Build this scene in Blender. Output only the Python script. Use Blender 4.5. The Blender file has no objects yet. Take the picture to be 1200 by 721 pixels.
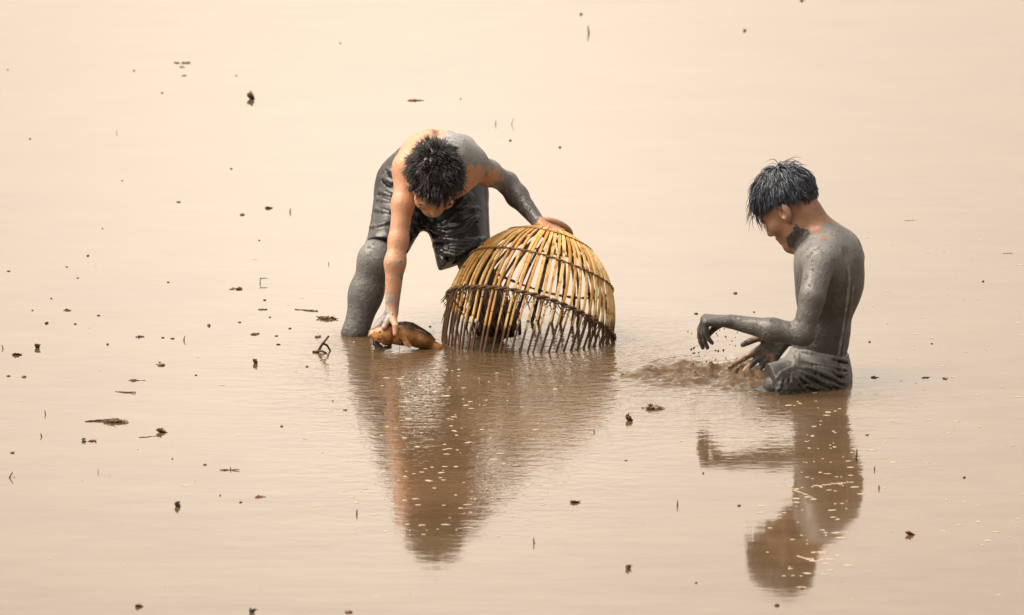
import bpy, bmesh, math, random
import numpy as np
from mathutils import Vector, Matrix

random.seed(7)
rng = np.random.default_rng(11)
scn = bpy.context.scene
COL = scn.collection
R = math.radians

# ------------------------------------------------------------------ camera
ELEV, DIST, LENS = R(10.0), 25.0, 270.0
CAM = np.array([0.0, -DIST * math.cos(ELEV), DIST * math.sin(ELEV)])
FWD = np.array([0.0, math.cos(ELEV), -math.sin(ELEV)])
UPV = np.array([0.0, math.sin(ELEV), math.cos(ELEV)])
KPX = LENS / 36.0 * 1200.0


def ray(px, py):
    d = FWD + np.array([1.0, 0, 0]) * (px - 600.0) / KPX + UPV * (360.5 - py) / KPX
    return d


def P(px, py, y):
    """point of the world at depth y that is seen at picture position px, py"""
    d = ray(px, py)
    t = (y - CAM[1]) / d[1]
    return CAM + d * t


def G(px, py):
    """point of the water surface seen at px, py"""
    d = ray(px, py)
    return CAM + d * (-CAM[2] / d[2])


def unit(v):
    v = np.asarray(v, float)
    return v / np.linalg.norm(v)


cam_data = bpy.data.cameras.new('camera')
cam_data.lens = LENS
cam_data.sensor_width = 36.0
cam_data.clip_start = 0.5
cam_data.clip_end = 20000.0
cam_data.dof.use_dof = True
cam_data.dof.focus_distance = 24.2
cam_data.dof.aperture_fstop = 8.0
cam = bpy.data.objects.new('camera', cam_data)
COL.objects.link(cam)
cam.location = CAM
cam.rotation_euler = (math.pi / 2 - ELEV, 0, 0)
scn.camera = cam


# ------------------------------------------------------------------ objects
def tag(o, label=None, cat=None, group=None, kind=None):
    if label: o['label'] = label
    if cat: o['category'] = cat
    if group: o['group'] = group
    if kind: o['kind'] = kind
    return o


def make_obj(name, verts, faces, mat, parent=None, base=None, smooth=True):
    verts = np.asarray(verts, float).reshape(-1, 3)
    b = np.zeros(3) if base is None else np.asarray(base, float)
    me = bpy.data.meshes.new(name)
    me.from_pydata((verts - b).tolist(), [], [list(map(int, f)) for f in faces])
    me.update()
    if mat: me.materials.append(mat)
    if smooth:
        me.polygons.foreach_set('use_smooth', [True] * len(me.polygons))
    o = bpy.data.objects.new(name, me)
    COL.objects.link(o)
    if parent is not None:
        o.parent = parent
        pl = parent.location
        o.location = Vector(b) - pl
    else:
        o.location = b
    return o


def empty(name, loc):
    o = bpy.data.objects.new(name, None)
    o.empty_display_size = 0.05
    COL.objects.link(o)
    o.location = loc
    return o


def attr(o, name, vals):
    a = o.data.attributes.new(name, 'FLOAT', 'POINT')
    a.data.foreach_set('value', np.asarray(vals, np.float32))


def tubes(paths, radii, sides=5, flat=1.0, cap=True):
    """verts and faces of tapered tubes along several paths"""
    V, F = [], []
    n0 = 0
    for pth, rad in zip(paths, radii):
        pth = np.asarray(pth, float)
        n = len(pth)
        tang = np.gradient(pth, axis=0)
        tang /= np.linalg.norm(tang, axis=1)[:, None] + 1e-12
        ref = np.array([0, 0, 1.0]) if abs(tang[0][2]) < 0.85 else np.array([1.0, 0, 0])
        for i in range(n):
            a = np.cross(tang[i], ref); a /= np.linalg.norm(a) + 1e-12
            b = np.cross(a, tang[i])
            ref = b
            r = rad[i] if hasattr(rad, '__len__') else rad
            for k in range(sides):
                t = 2 * math.pi * k / sides
                V.append(pth[i] + a * math.cos(t) * r + b * math.sin(t) * r * flat)
        for i in range(n - 1):
            for k in range(sides):
                k2 = (k + 1) % sides
                F.append((n0 + i * sides + k, n0 + i * sides + k2, n0 + (i + 1) * sides + k2, n0 + (i + 1) * sides + k))
        if cap:
            F.append(tuple(n0 + k for k in range(sides))[::-1])
            F.append(tuple(n0 + (n - 1) * sides + k for k in range(sides)))
        n0 += n * sides
    return V, F


# ------------------------------------------------------------------ smooth blended bodies
class Prim:
    def __init__(s, kind, k=0.02, op='u', mud=None, tone=0.5, **a):
        s.kind, s.k, s.op, s.mud, s.tone = kind, k, op, mud, tone
        s.__dict__.update(a)

    def bounds(s):
        if s.kind == 'rc':
            r = max(s.ra, s.rb) * max(1.0, s.f)
            return np.minimum(s.a, s.b) - r, np.maximum(s.a, s.b) + r
        r = max(s.rad)
        return s.c - r, s.c + r

    def dist(s, p):
        if s.kind == 'rc':
            q = p - s.a
            ab = s.b - s.a
            if s.n is not None:
                q = q + np.outer(q @ s.n, s.n) * (1 / s.f - 1)
                ab = ab + s.n * (ab @ s.n) * (1 / s.f - 1)
            t = np.clip((q @ ab) / (ab @ ab + 1e-12), 0, 1)
            d = np.linalg.norm(q - t[:, None] * ab, axis=1) - (s.ra + (s.rb - s.ra) * t)
            return d * min(s.f, 1.0) if s.n is not None else d
        q = (p - s.c) @ s.M
        k0 = np.linalg.norm(q / s.rad, axis=1)
        k1 = np.linalg.norm(q / (s.rad ** 2), axis=1)
        return k0 * (k0 - 1.0) / (k1 + 1e-9)


def rc(a, b, ra, rb, k=0.02, op='u', n=None, f=1.0, mud=None, tone=0.5):
    return Prim('rc', k, op, mud, tone, a=np.asarray(a, float), b=np.asarray(b, float), ra=ra, rb=rb,
                n=None if n is None else unit(n), f=f)


def el(c, rad, M=None, k=0.02, op='u', mud=None, tone=0.5):
    rad = np.asarray(rad if hasattr(rad, '__len__') else (rad,) * 3, float)
    return Prim('el', k, op, mud, tone, c=np.asarray(c, float), rad=rad, M=np.eye(3) if M is None else np.asarray(M, float))


class Field:
    def __init__(s, lo, hi, h):
        s.lo, s.h = np.asarray(lo, float), h
        s.n = np.ceil((np.asarray(hi) - s.lo) / h).astype(int) + 1
        s.D = np.full(tuple(s.n), 0.15, np.float32)
        s.prims = []

    def box(s, lo, hi):
        i0 = np.clip(np.floor((lo - s.lo) / s.h).astype(int), 0, s.n - 1)
        i1 = np.clip(np.ceil((hi - s.lo) / s.h).astype(int) + 1, 1, s.n)
        return i0, i1

    def pts(s, i0, i1):
        ax = [s.lo[j] + np.arange(i0[j], i1[j]) * s.h for j in range(3)]
        X, Y, Z = np.meshgrid(*ax, indexing='ij')
        return np.stack([X.ravel(), Y.ravel(), Z.ravel()], 1), X.shape

    def add(s, pr):
        lo, hi = pr.bounds()
        pad = pr.k + 2.5 * s.h + 0.004
        i0, i1 = s.box(lo - pad, hi + pad)
        if np.any(i1 <= i0): return
        p, shp = s.pts(i0, i1)
        d = pr.dist(p).reshape(shp).astype(np.float32)
        sl = tuple(slice(i0[j], i1[j]) for j in range(3))
        D = s.D[sl]
        k = max(pr.k, 1e-5)
        if pr.op == 'u':
            hh = np.maximum(k - np.abs(D - d), 0) / k
            s.D[sl] = np.minimum(D, d) - hh * hh * k * 0.25
        else:
            hh = np.maximum(k - np.abs(D + d), 0) / k
            s.D[sl] = np.maximum(D, -d) + hh * hh * k * 0.25
        if pr.mud is not None: s.prims.append(pr)

    def modify(s, fn):
        i0, i1 = np.zeros(3, int), s.n
        p, shp = s.pts(i0, i1)
        near = np.abs(s.D.ravel()) < 0.04
        out = s.D.ravel().copy()
        out[near] = fn(p[near], out[near])
        s.D = out.reshape(shp).astype(np.float32)

    def sample(s, p):
        q = (p - s.lo) / s.h
        i = np.floor(q).astype(int)
        ok = np.all((i >= 0) & (i < s.n - 1), axis=1)
        i = np.clip(i, 0, s.n - 2)
        w = np.clip(q - i, 0, 1)
        r = 0
        for dx in (0, 1):
            for dy in (0, 1):
                for dz in (0, 1):
                    r = r + s.D[i[:, 0] + dx, i[:, 1] + dy, i[:, 2] + dz] * \
                        (w[:, 0] if dx else 1 - w[:, 0]) * (w[:, 1] if dy else 1 - w[:, 1]) * (w[:, 2] if dz else 1 - w[:, 2])
        return np.where(ok, r, 0.2)

    def hit(s, px, py):
        d = ray(px, py)
        t0 = (s.lo[1] - CAM[1]) / d[1]
        t1 = (s.lo[1] + s.n[1] * s.h - CAM[1]) / d[1]
        t = np.arange(t0, t1, 0.0015)
        p = CAM + t[:, None] * d
        v = s.sample(p)
        idx = np.nonzero(v < 0)[0]
        return p[idx[0]] if len(idx) else None

    def trace(s, pix, step=5.0):
        out = []
        pix = np.asarray(pix, float)
        for a, b in zip(pix[:-1], pix[1:]):
            m = max(1, int(np.linalg.norm(b - a) / step))
            for j in range(m):
                q = s.hit(*(a + (b - a) * j / m))
                if q is not None: out.append(q)
        q = s.hit(*pix[-1])
        if q is not None: out.append(q)
        return out

    def mesh(s):
        D = s.D
        ins = D < 0
        cs = np.zeros(tuple(s.n - 1), np.int8)
        for dx in (0, 1):
            for dy in (0, 1):
                for dz in (0, 1):
                    cs += ins[dx:dx + s.n[0] - 1, dy:dy + s.n[1] - 1, dz:dz + s.n[2] - 1]
        act = np.argwhere((cs > 0) & (cs < 8))
        idx = np.full(cs.shape, -1, np.int64)
        idx[act[:, 0], act[:, 1], act[:, 2]] = np.arange(len(act))
        corners = [(x, y, z) for x in (0, 1) for y in (0, 1) for z in (0, 1)]
        val = {c: D[act[:, 0] + c[0], act[:, 1] + c[1], act[:, 2] + c[2]] for c in corners}
        acc = np.zeros((len(act), 3)); cnt = np.zeros(len(act))
        for c in corners:
            for ax in range(3):
                if c[ax]: continue
                c2 = list(c); c2[ax] = 1; c2 = tuple(c2)
                a, b = val[c], val[c2]
                m = (a < 0) != (b < 0)
                t = np.where(m, a / np.where(m, a - b, 1), 0)
                pt = np.array(c, float)[None, :].repeat(len(act), 0)
                pt[:, ax] += t
                acc += pt * m[:, None]; cnt += m
        V = (act + acc / np.maximum(cnt, 1)[:, None]) * s.h + s.lo
        F = []
        for ax in range(3):
            u, v = (ax + 1) % 3, (ax + 2) % 3
            sl0 = [slice(None)] * 3; sl1 = [slice(None)] * 3
            sl0[ax] = slice(0, -1); sl1[ax] = slice(1, None)
            a, b = ins[tuple(sl0)], ins[tuple(sl1)]
            e = np.argwhere(a != b)
            e = e[(e[:, u] > 0) & (e[:, v] > 0) & (e[:, u] < s.n[u] - 1) & (e[:, v] < s.n[v] - 1)]
            flip = a[e[:, 0], e[:, 1], e[:, 2]]
            q = []
            for du, dv in ((-1, -1), (0, -1), (0, 0), (-1, 0)):
                c = e.copy(); c[:, u] += du; c[:, v] += dv
                q.append(idx[c[:, 0], c[:, 1], c[:, 2]])
            q = np.stack(q, 1)
            q[~flip] = q[~flip][:, ::-1]
            F.append(q)
        F = np.concatenate(F)
        return V, F[np.all(F >= 0, axis=1)]

    def weights(s, V):
        num_m = np.zeros(len(V)); num_t = np.zeros(len(V)); den = np.zeros(len(V)) + 1e-9
        for pr in s.prims:
            d = pr.dist(V)
            w = np.exp(-np.clip(d, -0.03, 0.12) / 0.010)
            num_m += w * pr.mud; num_t += w * pr.tone; den += w
        return num_m / den, num_t / den


def smooth_mesh(V, F, it=1, lam=0.5):
    for _ in range(it):
        acc = np.zeros_like(V); cnt = np.zeros(len(V))
        for a, b in ((0, 1), (1, 2), (2, 3), (3, 0)):
            np.add.at(acc, F[:, a], V[F[:, b]]); np.add.at(cnt, F[:, a], 1)
            np.add.at(acc, F[:, b], V[F[:, a]]); np.add.at(cnt, F[:, b], 1)
        V = V + lam * (acc / np.maximum(cnt, 1)[:, None] - V)
    return V


def hash3(i, j, k):
    n = (i * 374761393 + j * 668265263 + k * 2147483647) & 0xffffffff
    n = ((n ^ (n >> 13)) * 1274126177) & 0xffffffff
    return ((n ^ (n >> 16)) & 0xffff) / 65535.0


def vnoise(p, scale=1.0, seed=0):
    """smooth value noise in 0..1"""
    q = np.asarray(p) * scale + seed * 17.31
    i = np.floor(q).astype(np.int64); f = q - i
    f = f * f * (3 - 2 * f)
    r = 0
    for dx in (0, 1):
        for dy in (0, 1):
            for dz in (0, 1):
                r = r + hash3(i[:, 0] + dx, i[:, 1] + dy, i[:, 2] + dz) * \
                    (f[:, 0] if dx else 1 - f[:, 0]) * (f[:, 1] if dy else 1 - f[:, 1]) * (f[:, 2] if dz else 1 - f[:, 2])
    return r


# ------------------------------------------------------------------ materials
def new_mat(name):
    m = bpy.data.materials.new(name)
    m.use_nodes = True
    nt = m.node_tree
    for n in list(nt.nodes): nt.nodes.remove(n)
    out = nt.nodes.new('ShaderNodeOutputMaterial')
    bs = nt.nodes.new('ShaderNodeBsdfPrincipled')
    nt.links.new(bs.outputs[0], out.inputs[0])
    return m, nt, bs


class NT:
    """a small helper to write node trees"""
    def __init__(s, nt): s.nt = nt

    def n(s, t, **kw):
        nd = s.nt.nodes.new(t)
        for k, v in kw.items(): setattr(nd, k, v)
        return nd

    def link(s, a, b): s.nt.links.new(a, b)

    def val(s, sock, v):
        if isinstance(v, bpy.types.NodeSocket): s.link(v, sock)
        elif v is not None: sock.default_value = v

    def math(s, op, a, b=None, c=None, clamp=False):
        nd = s.n('ShaderNodeMath', operation=op); nd.use_clamp = clamp
        s.val(nd.inputs[0], a)
        if b is not None: s.val(nd.inputs[1], b)
        if c is not None: s.val(nd.inputs[2], c)
        return nd.outputs[0]

    def mix(s, f, a, b):
        nd = s.n('ShaderNodeMix', data_type='RGBA')
        s.val(nd.inputs[0], f)
        s.val(nd.inputs[6], a if isinstance(a, bpy.types.NodeSocket) else (*a, 1))
        s.val(nd.inputs[7], b if isinstance(b, bpy.types.NodeSocket) else (*b, 1))
        return nd.outputs[2]

    def noise(s, vec, scale, detail=4, rough=0.55):
        nd = s.n('ShaderNodeTexNoise')
        nd.inputs['Scale'].default_value = scale
        nd.inputs['Detail'].default_value = detail
        nd.inputs['Roughness'].default_value = rough
        if vec is not None: s.link(vec, nd.inputs['Vector'])
        return nd.outputs[0]

    def attr(s, name):
        nd = s.n('ShaderNodeAttribute'); nd.attribute_name = name
        return nd.outputs['Fac']

    def ramp(s, f, lo, hi):
        nd = s.n('ShaderNodeMapRange', interpolation_type='SMOOTHSTEP')
        s.val(nd.inputs[0], f); nd.inputs[1].default_value = lo; nd.inputs[2].default_value = hi
        return nd.outputs[0]

    def obj(s): return s.n('ShaderNodeTexCoord').outputs['Object']

    def bump(s, h, strength, dist):
        nd = s.n('ShaderNodeBump')
        nd.inputs['Strength'].default_value = strength
        nd.inputs['Distance'].default_value = dist
        s.link(h, nd.inputs['Height'])
        return nd.outputs[0]


def skin_mat(name, skin, skin2, mud_dark, mud_light):
    m, nt, bs = new_mat(name); t = NT(nt); o = t.obj()
    n1 = t.noise(o, 28, 6, .62); n2 = t.noise(o, 14, 5, .65); n3 = t.noise(o, 130, 4); n4 = t.noise(o, 55, 5, .7)
    f = t.math('ADD', t.attr('mud'), t.math('MULTIPLY', t.math('SUBTRACT', n1, .5), 1.5))
    f = t.ramp(f, .36, .62)
    tone = t.math('ADD', t.attr('tone'), t.math('MULTIPLY', t.math('SUBTRACT', n4, .5), .55), clamp=True)
    mud = t.mix(tone, mud_dark, mud_light)
    sk = t.mix(n2, skin, skin2)
    col = t.mix(f, sk, mud)
    spk = t.ramp(t.noise(o, 75, 3, .6), .66, .72)
    col = t.mix(t.math('MULTIPLY', spk, .45), col, (mud_dark[0] * .7, mud_dark[1] * .7, mud_dark[2] * .7))
    spl = t.math('MULTIPLY', t.ramp(t.noise(o, 42, 5, .68), .62, .67), .75)
    col = t.mix(spl, col, t.mix(.45, mud_dark, mud_light))
    t.link(col, bs.inputs['Base Color'])
    t.link(t.math('ADD', .16, t.math('MULTIPLY', n4, .42)), bs.inputs['Roughness'])
    bs.inputs['Specular IOR Level'].default_value = .5
    bs.inputs['Subsurface Weight'].default_value = 0.0
    clod = t.math('MULTIPLY', t.ramp(n4, .5, .75), f)
    h = t.math('ADD', t.math('MULTIPLY', clod, .9), t.math('MULTIPLY', n3, .25))
    h = t.math('ADD', h, t.math('MULTIPLY', n1, .5))
    t.link(t.bump(h, .8, .006), bs.inputs['Normal'])
    return m


def cloth_mat(name, dark, light, rough, bmp=.35, var=.9):
    m, nt, bs = new_mat(name); t = NT(nt); o = t.obj()
    n1 = t.noise(o, 22, 5, .6); n2 = t.noise(o, 160, 3)
    f = t.ramp(t.math('ADD', t.attr('tone'), t.math('MULTIPLY', t.math('SUBTRACT', n1, .5), var)), .25, .85)
    t.link(t.mix(f, dark, light), bs.inputs['Base Color'])
    t.link(t.math('ADD', rough, t.math('MULTIPLY', f, .25)), bs.inputs['Roughness'])
    bs.inputs['Specular IOR Level'].default_value = .6
    h = t.math('ADD', t.math('MULTIPLY', n2, .15), n1)
    t.link(t.bump(h, bmp, .006), bs.inputs['Normal'])
    return m


def hair_mat(name, a, b, rough=.33):
    m, nt, bs = new_mat(name); t = NT(nt)
    t.link(t.mix(t.attr('tone'), a, b), bs.inputs['Base Color'])
    bs.inputs['Roughness'].default_value = rough
    bs.inputs['Specular IOR Level'].default_value = .6
    return m


def plain_mat(name, a, b, scale=40, rough=.6, bump=.3, spec=.4):
    m, nt, bs = new_mat(name); t = NT(nt); o = t.obj()
    oi = t.n('ShaderNodeObjectInfo').outputs['Random']
    n1 = t.noise(o, scale, 5, .6)
    f = t.math('ADD', t.math('MULTIPLY', n1, .7), t.math('MULTIPLY', oi, .35), clamp=True)
    t.link(t.mix(f, a, b), bs.inputs['Base Color'])
    bs.inputs['Roughness'].default_value = rough
    bs.inputs['Specular IOR Level'].default_value = spec
    t.link(t.bump(n1, bump, .004), bs.inputs['Normal'])
    return m


M_SKIN_A = skin_mat('muddy_skin_standing', (.56, .315, .205), (.46, .235, .14), (.052, .051, .050), (.34, .35, .37))
M_SKIN_B = skin_mat('muddy_skin_kneeling', (.30, .168, .108), (.23, .118, .072), (.044, .041, .039), (.235, .237, .242))
M_SHORTS_A = cloth_mat('wet_black_cloth', (.017, .020, .025), (.105, .124, .150), .33, .15, .3)
M_SHORTS_B = cloth_mat('muddy_grey_cloth', (.032, .033, .033), (.155, .155, .15), .34)
M_HAIR_A = hair_mat('black_hair', (.007, .007, .008), (.05, .05, .055), .36)
M_HAIR_B = hair_mat('wet_black_hair_blue_sheen', (.005, .007, .012), (.12, .15, .21), .30)  # bluish sheen painted into the paler strands
M_LEAF = plain_mat('dead_leaf', (.055, .022, .010), (.16, .075, .03), 60, .55)
M_REDLEAF = plain_mat('red_brown_leaf', (.10, .025, .012), (.22, .07, .03), 60, .5)
M_TWIG = plain_mat('wet_twig', (.022, .015, .010), (.085, .055, .034), 80, .5)
M_PALE = plain_mat('pale_stalk', (.17, .11, .06), (.33, .23, .14), 80, .6)
M_MUDBIT = plain_mat('mud_crumb', (.07, .043, .026), (.17, .11, .07), 90, .5)
M_FOAM = plain_mat('foam', (.34, .27, .20), (.46, .38, .29), 50, .6, .1)
M_DROP = plain_mat('mud_drop', (.06, .038, .022), (.13, .085, .05), 90, .25)


# ------------------------------------------------------------------ bodies: heads and hands
def frame(yaw_dir, pitch):
    """facing, up and left vectors of a head that faces yaw_dir (horizontal) and looks down by pitch"""
    h = unit([yaw_dir[0], yaw_dir[1], 0])
    F = h * math.cos(pitch) + np.array([0, 0, -1]) * math.sin(pitch)
    U = np.array([0, 0, 1]) * math.cos(pitch) + h * math.sin(pitch)
    L = np.cross(U, F)
    return F, U, L


def head_prims(c, F, U, L, neck, mud=0.0, neck_mud=0.0, rneck=.056):
    M = np.stack([F, U, L], 1)
    def q(f, u, l=0.0): return c + F * f + U * u + L * l
    pr = [
        rc(q(-.035, -.05), neck, .050, rneck, .03, mud=neck_mud),
        el(q(-.012, .030), (.093, .088, .073), M, .02, mud=mud),
        el(q(.030, -.035), (.060, .085, .059), M, .03, mud=mud),
        el(q(.074, -.098), (.017, .016, .020), M, .022, mud=mud),
        rc(q(.080, .012, -.030), q(.080, .012, .030), .011, .011, .014, mud=mud),
        rc(q(.086, .002), q(.102, -.030), .007, .0095, .012, mud=mud),
        rc(q(.092, -.036, -.011), q(.092, -.036, .011), .0075, .0075, .008, mud=mud),
        rc(q(.086, -.058, -.016), q(.086, -.058, .016), .0075, .0075, .007, mud=mud),
        rc(q(.084, -.071, -.013), q(.084, -.071, .013), .008, .008, .007, mud=mud),
    ]
    for s in (-1, 1):
        pr += [
            rc(q(.008, -.070, s * .045), q(.066, -.098, s * .014), .016, .015, .03, mud=mud),
            el(q(.058, -.028, s * .040), (.024, .022, .020), M, .02, mud=mud),
            el(q(.092, -.010, s * .031), .013, None, .012, 's'),
            el(q(.074, -.010, s * .030), .0125, None, .004, mud=mud),
            el(q(-.006, -.014, s * .075), (.020, .032, .012), M @ np.array(Matrix.Rotation(.25, 3, 'Z')), .006, mud=mud),
            el(q(.002, -.008, s * .087), (.010, .019, .014), M, .002, 's'),
            el(q(.003, -.040, s * .070), (.009, .010, .007), M, .008, mud=mud),
        ]
    return pr


def hand_prims(w, d, n, right, curls, s=1.0, spread=.10, thumb=(.55, .25), mud=1.0, tone=.4, fore=None):
    """palm, four fingers and a thumb; d points from the wrist along the hand, n out of its back"""
    d = unit(d); n = unit(np.asarray(n, float) - d * np.dot(n, d))
    lat = np.cross(n, d) * (1 if right else -1)       # towards the thumb
    pr = []
    def rot(v, toward, a): return v * math.cos(a) + toward * math.sin(a)
    offs = (.029, .010, -.010, -.028)
    lens = ((.042, .026, .021), (.046, .029, .022), (.043, .027, .021), (.034, .020, .019))
    for i in range(4):
        kn = w + d * (.086 - .004 * abs(i - 1)) * s + lat * offs[i] * s
        pr.append(rc(w + lat * offs[i] * .55 * s + d * .012 * s, kn, .0135 * s, .0115 * s, .012, mud=mud, tone=tone))
        dd = unit(d + lat * (1.2 - i) * spread)
        a = 0.0; p = kn
        c = curls[i]
        for j in range(3):
            a += R(c[j])
            v = rot(dd, -n, a)
            e = p + v * lens[i][j] * s
            r0 = (.0098, .0088, .0078)[j] * s
            pr.append(rc(p, e, r0, r0 - .0011 * s, .0025, mud=mud, tone=tone))
            p = e
    b = w + d * .022 * s + lat * .022 * s - n * .006 * s
    tv = unit(d * .75 + lat * thumb[0] - n * thumb[1])
    m1 = b + tv * .040 * s
    tv2 = unit(d * .95 + lat * thumb[0] * .4 - n * thumb[1] * 1.6)
    m2 = m1 + tv2 * .032 * s
    m3 = m2 + unit(tv2 - n * .35) * .024 * s
    pr += [rc(b, m1, .0145 * s, .0115 * s, .012, mud=mud, tone=tone),
           rc(m1, m2, .0108 * s, .0096 * s, .003, mud=mud, tone=tone),
           rc(m2, m3, .0096 * s, .0075 * s, .002, mud=mud, tone=tone)]
    if fore is not None:
        pr.append(rc(fore, w + d * .02 * s, .021 * s, .019 * s, .015, mud=mud, tone=tone))
    return pr


def strands(c, F, U, L, count, length, whorl, style, seed, rad=.0022, offset=.004):
    """tapered locks of hair that grow from the scalp"""
    g = np.random.default_rng(seed)
    cc = c + F * (-.012) + U * .030
    rads = np.array([.093, .088, .073]) + .002
    M = np.stack([F, U, L], 1)
    d = g.normal(size=(count * 5, 3)); d /= np.linalg.norm(d, axis=1)[:, None]
    f, u = d[:, 0], d[:, 1]
    thr = np.where(f > 0, .02 + f * style['front'], .02 + f * style['back'])
    thr += g.normal(size=len(d)) * .05 + np.where(f < style.get('fmin', -2), 9, 0)
    d = d[u > thr][:count]
    n = len(d)
    p = d * rads
    w = unit(whorl)
    paths = [p.copy()]
    ln = length * g.uniform(.65, 1.25, n) * np.clip(style.get('len0', 1) + style.get('len1', 0) * d[:, 1], .25, 1.3)
    steps = 6
    clump = vnoise(d, 5.5, seed)[:, None], vnoise(d, 5.5, seed + 3)[:, None], vnoise(d, 5.5, seed + 5)[:, None]
    jit = np.concatenate(clump, 1) - .5
    jit2 = g.normal(size=(n, 3)) * style.get('jit', .16)
    grav = np.array([np.dot([0, 0, -1], F), np.dot([0, 0, -1], U), np.dot([0, 0, -1], L)])
    for sidx in range(steps):
        nrm = p / rads ** 2; nrm /= np.linalg.norm(nrm, axis=1)[:, None]
        tan = (p / np.linalg.norm(p, axis=1)[:, None]) - w
        tan = tan - nrm * np.sum(tan * nrm, 1)[:, None]
        tan /= np.linalg.norm(tan, axis=1)[:, None] + .15
        k = sidx / (steps - 1)
        lift = style['lift0'] * (1 - k) + style['lift1'] * k
        v = tan * style['flow'] + nrm * lift + jit * style['clump'] + jit2 + grav * style['grav'] * (k + .2)
        v /= np.linalg.norm(v, axis=1)[:, None]
        p = p + v * (ln / steps)[:, None]
        ell = np.linalg.norm(p / (rads + offset), axis=1)
        p = np.where((ell < 1)[:, None], p / ell[:, None], p)
        paths.append(p.copy())
    A = np.stack(paths, 1)                      # n, steps+1, 3
    A = A @ M.T + cc
    prof = np.array([1.0, 1.15, 1.15, 1.0, .8, .5, .12])
    rr = rad * g.uniform(.6, 1.4, n)
    V, Fc = tubes(list(A), [prof * r for r in rr], sides=4, flat=.55)
    tone = np.repeat(np.clip(g.beta(1.0, 2.6, n) * 1.2 + (clump[0][:, 0] - .5) * .5, 0, 1), A.shape[1] * 4)
    return V, Fc, tone


def body(name, fld, mat, base, label, sm=1):
    V, F = fld.mesh()
    V = smooth_mesh(V, F, sm)
    mud, tone = fld.weights(V)
    o = make_obj(name, V, F, mat, None, base)
    return o, V, mud, tone


def paint(V, arr, spots):
    for c, r, v in spots:
        if c is None: continue
        dd = np.linalg.norm(V - np.asarray(c), axis=1) + (vnoise(V, 60, 3) - .5) * r * .5 + (vnoise(V, 140, 6) - .5) * r * .25
        w = np.clip(1.6 - dd / r * 1.6, 0, 1)
        w = w * w * (3 - 2 * w)
        arr[:] = arr * (1 - w) + v * w
    return arr


def garment(name, fld, mat, parent, tone_fn, base):
    V, F = fld.mesh()
    V = smooth_mesh(V, F, 1)
    o = make_obj(name, V, F, mat, parent, base)
    attr(o, 'tone', np.clip(tone_fn(V), 0, 1))
    return o


# ================================================================== the standing, bending man
H = 0.0032
shL, elL, wrL = P(478, 198, -.61), P(467, 282, -.70), P(459, 366, -.745)      # his right arm, on the fish
shR, elR, wrR = P(552, 192, -.52), P(594, 214, -.31), P(632, 262, -.455)        # his left arm, on the basket
hipL, kneL, ankL = P(481, 226, -.13), P(440, 305, -.46), P(416, 392, -.50)
hipR, kneR, ankR = P(532, 232, -.13), P(556, 302, -.31), P(580, 380, -.24)
pel = P(506, 216, -.13)
headA = P(509, 212, -.775)
FA, UA, LA = frame((.10, -1), R(68))
fa = Field((-.66, -.95, -.36), (.22, .02, .70), H)
G_ = dict
front = P(512, 196, -.55); mid = P(510, 193, -.38); waist = P(506, 204, -.24)
latA = unit(shR - shL)
prA = [
    # torso, seen along its length
    rc(front + latA * -.040, front + latA * .050, .092, .092, .04, mud=.25, tone=.8),
    rc(front, mid, .106, .106, .05, n=latA, f=1.04, mud=.30, tone=.85),
    rc(mid, waist, .104, .092, .05, n=latA, f=1.12, mud=.35, tone=.7),
    rc(waist, pel, .092, .10, .04, n=latA, f=1.3, mud=.8, tone=.3),
    # shoulder girdle and shoulder blades
    rc(P(499, 185, -.60), shL, .048, .042, .04, mud=.04, tone=.7),
    rc(P(530, 180, -.58), shR, .055, .046, .04, mud=.75, tone=.85),
    el(P(490, 173, -.50), (.044, .06, .034), None, .025, mud=.02, tone=.7),
    el(P(540, 171, -.48), (.046, .06, .036), None, .025, mud=.9, tone=.95),
    # his right arm: the upper arm, the forearm, the hand
    rc(shL, P(472, 240, -.66), .040, .0340, .03, mud=.0, tone=.7),
    rc(P(472, 240, -.66), elL, .0340, .0300, .02, mud=.18, tone=.7),
    rc(elL, P(463, 308, -.725), .0300, .0315, .02, mud=.26, tone=.85),
    rc(P(463, 308, -.725), wrL, .0315, .0205, .02, mud=.40, tone=.85),
    # his left arm
    rc(shR, P(572, 203, -.41), .046, .040, .03, mud=.22, tone=.55),
    rc(P(572, 203, -.41), elR, .039, .033, .025, mud=.85, tone=.55),
    rc(elR, P(606, 230, -.335), .033, .034, .02, mud=1., tone=.28),
    rc(P(606, 230, -.335), wrR, .034, .021, .02, mud=1., tone=.05),
    # legs
    rc(hipL, kneL, .085, .050, .03, mud=1., tone=.35),
    el(kneL + np.array([0, -.012, .005]), (.046, .046, .052), None, .03, mud=.75, tone=.45),
    rc(kneL, P(428, 345, -.47), .047, .050, .03, mud=1., tone=.22),
    rc(P(430, 342, -.47), ankL, .051, .040, .03, mud=1., tone=.18),
    rc(ankL, ankL + np.array([-.02, .02, -.16]), .041, .032, .02, mud=1., tone=.2),
    rc(ankL + np.array([-.02, .02, -.20]), ankL + np.array([-.03, -.12, -.29]), .038, .028, .03, mud=1., tone=.2),
    rc(ankL + np.array([-.02, .02, -.15]), ankL + np.array([-.02, .03, -.28]), .034, .036, .02, mud=1., tone=.2),
    rc(hipR, kneR, .085, .056, .03, mud=1., tone=.3),
    rc(kneR, P(568, 345, -.27), .05, .054, .03, mud=1., tone=.2),
    rc(P(568, 345, -.27), ankR, .054, .040, .03, mud=1., tone=.2),
    rc(ankR, ankR + np.array([.02, .02, -.27]), .040, .034, .02, mud=1., tone=.2),
    rc(ankR + np.array([.02, .02, -.25]), ankR + np.array([.05, -.12, -.29]), .036, .028, .03, mud=1., tone=.2),
]
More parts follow.
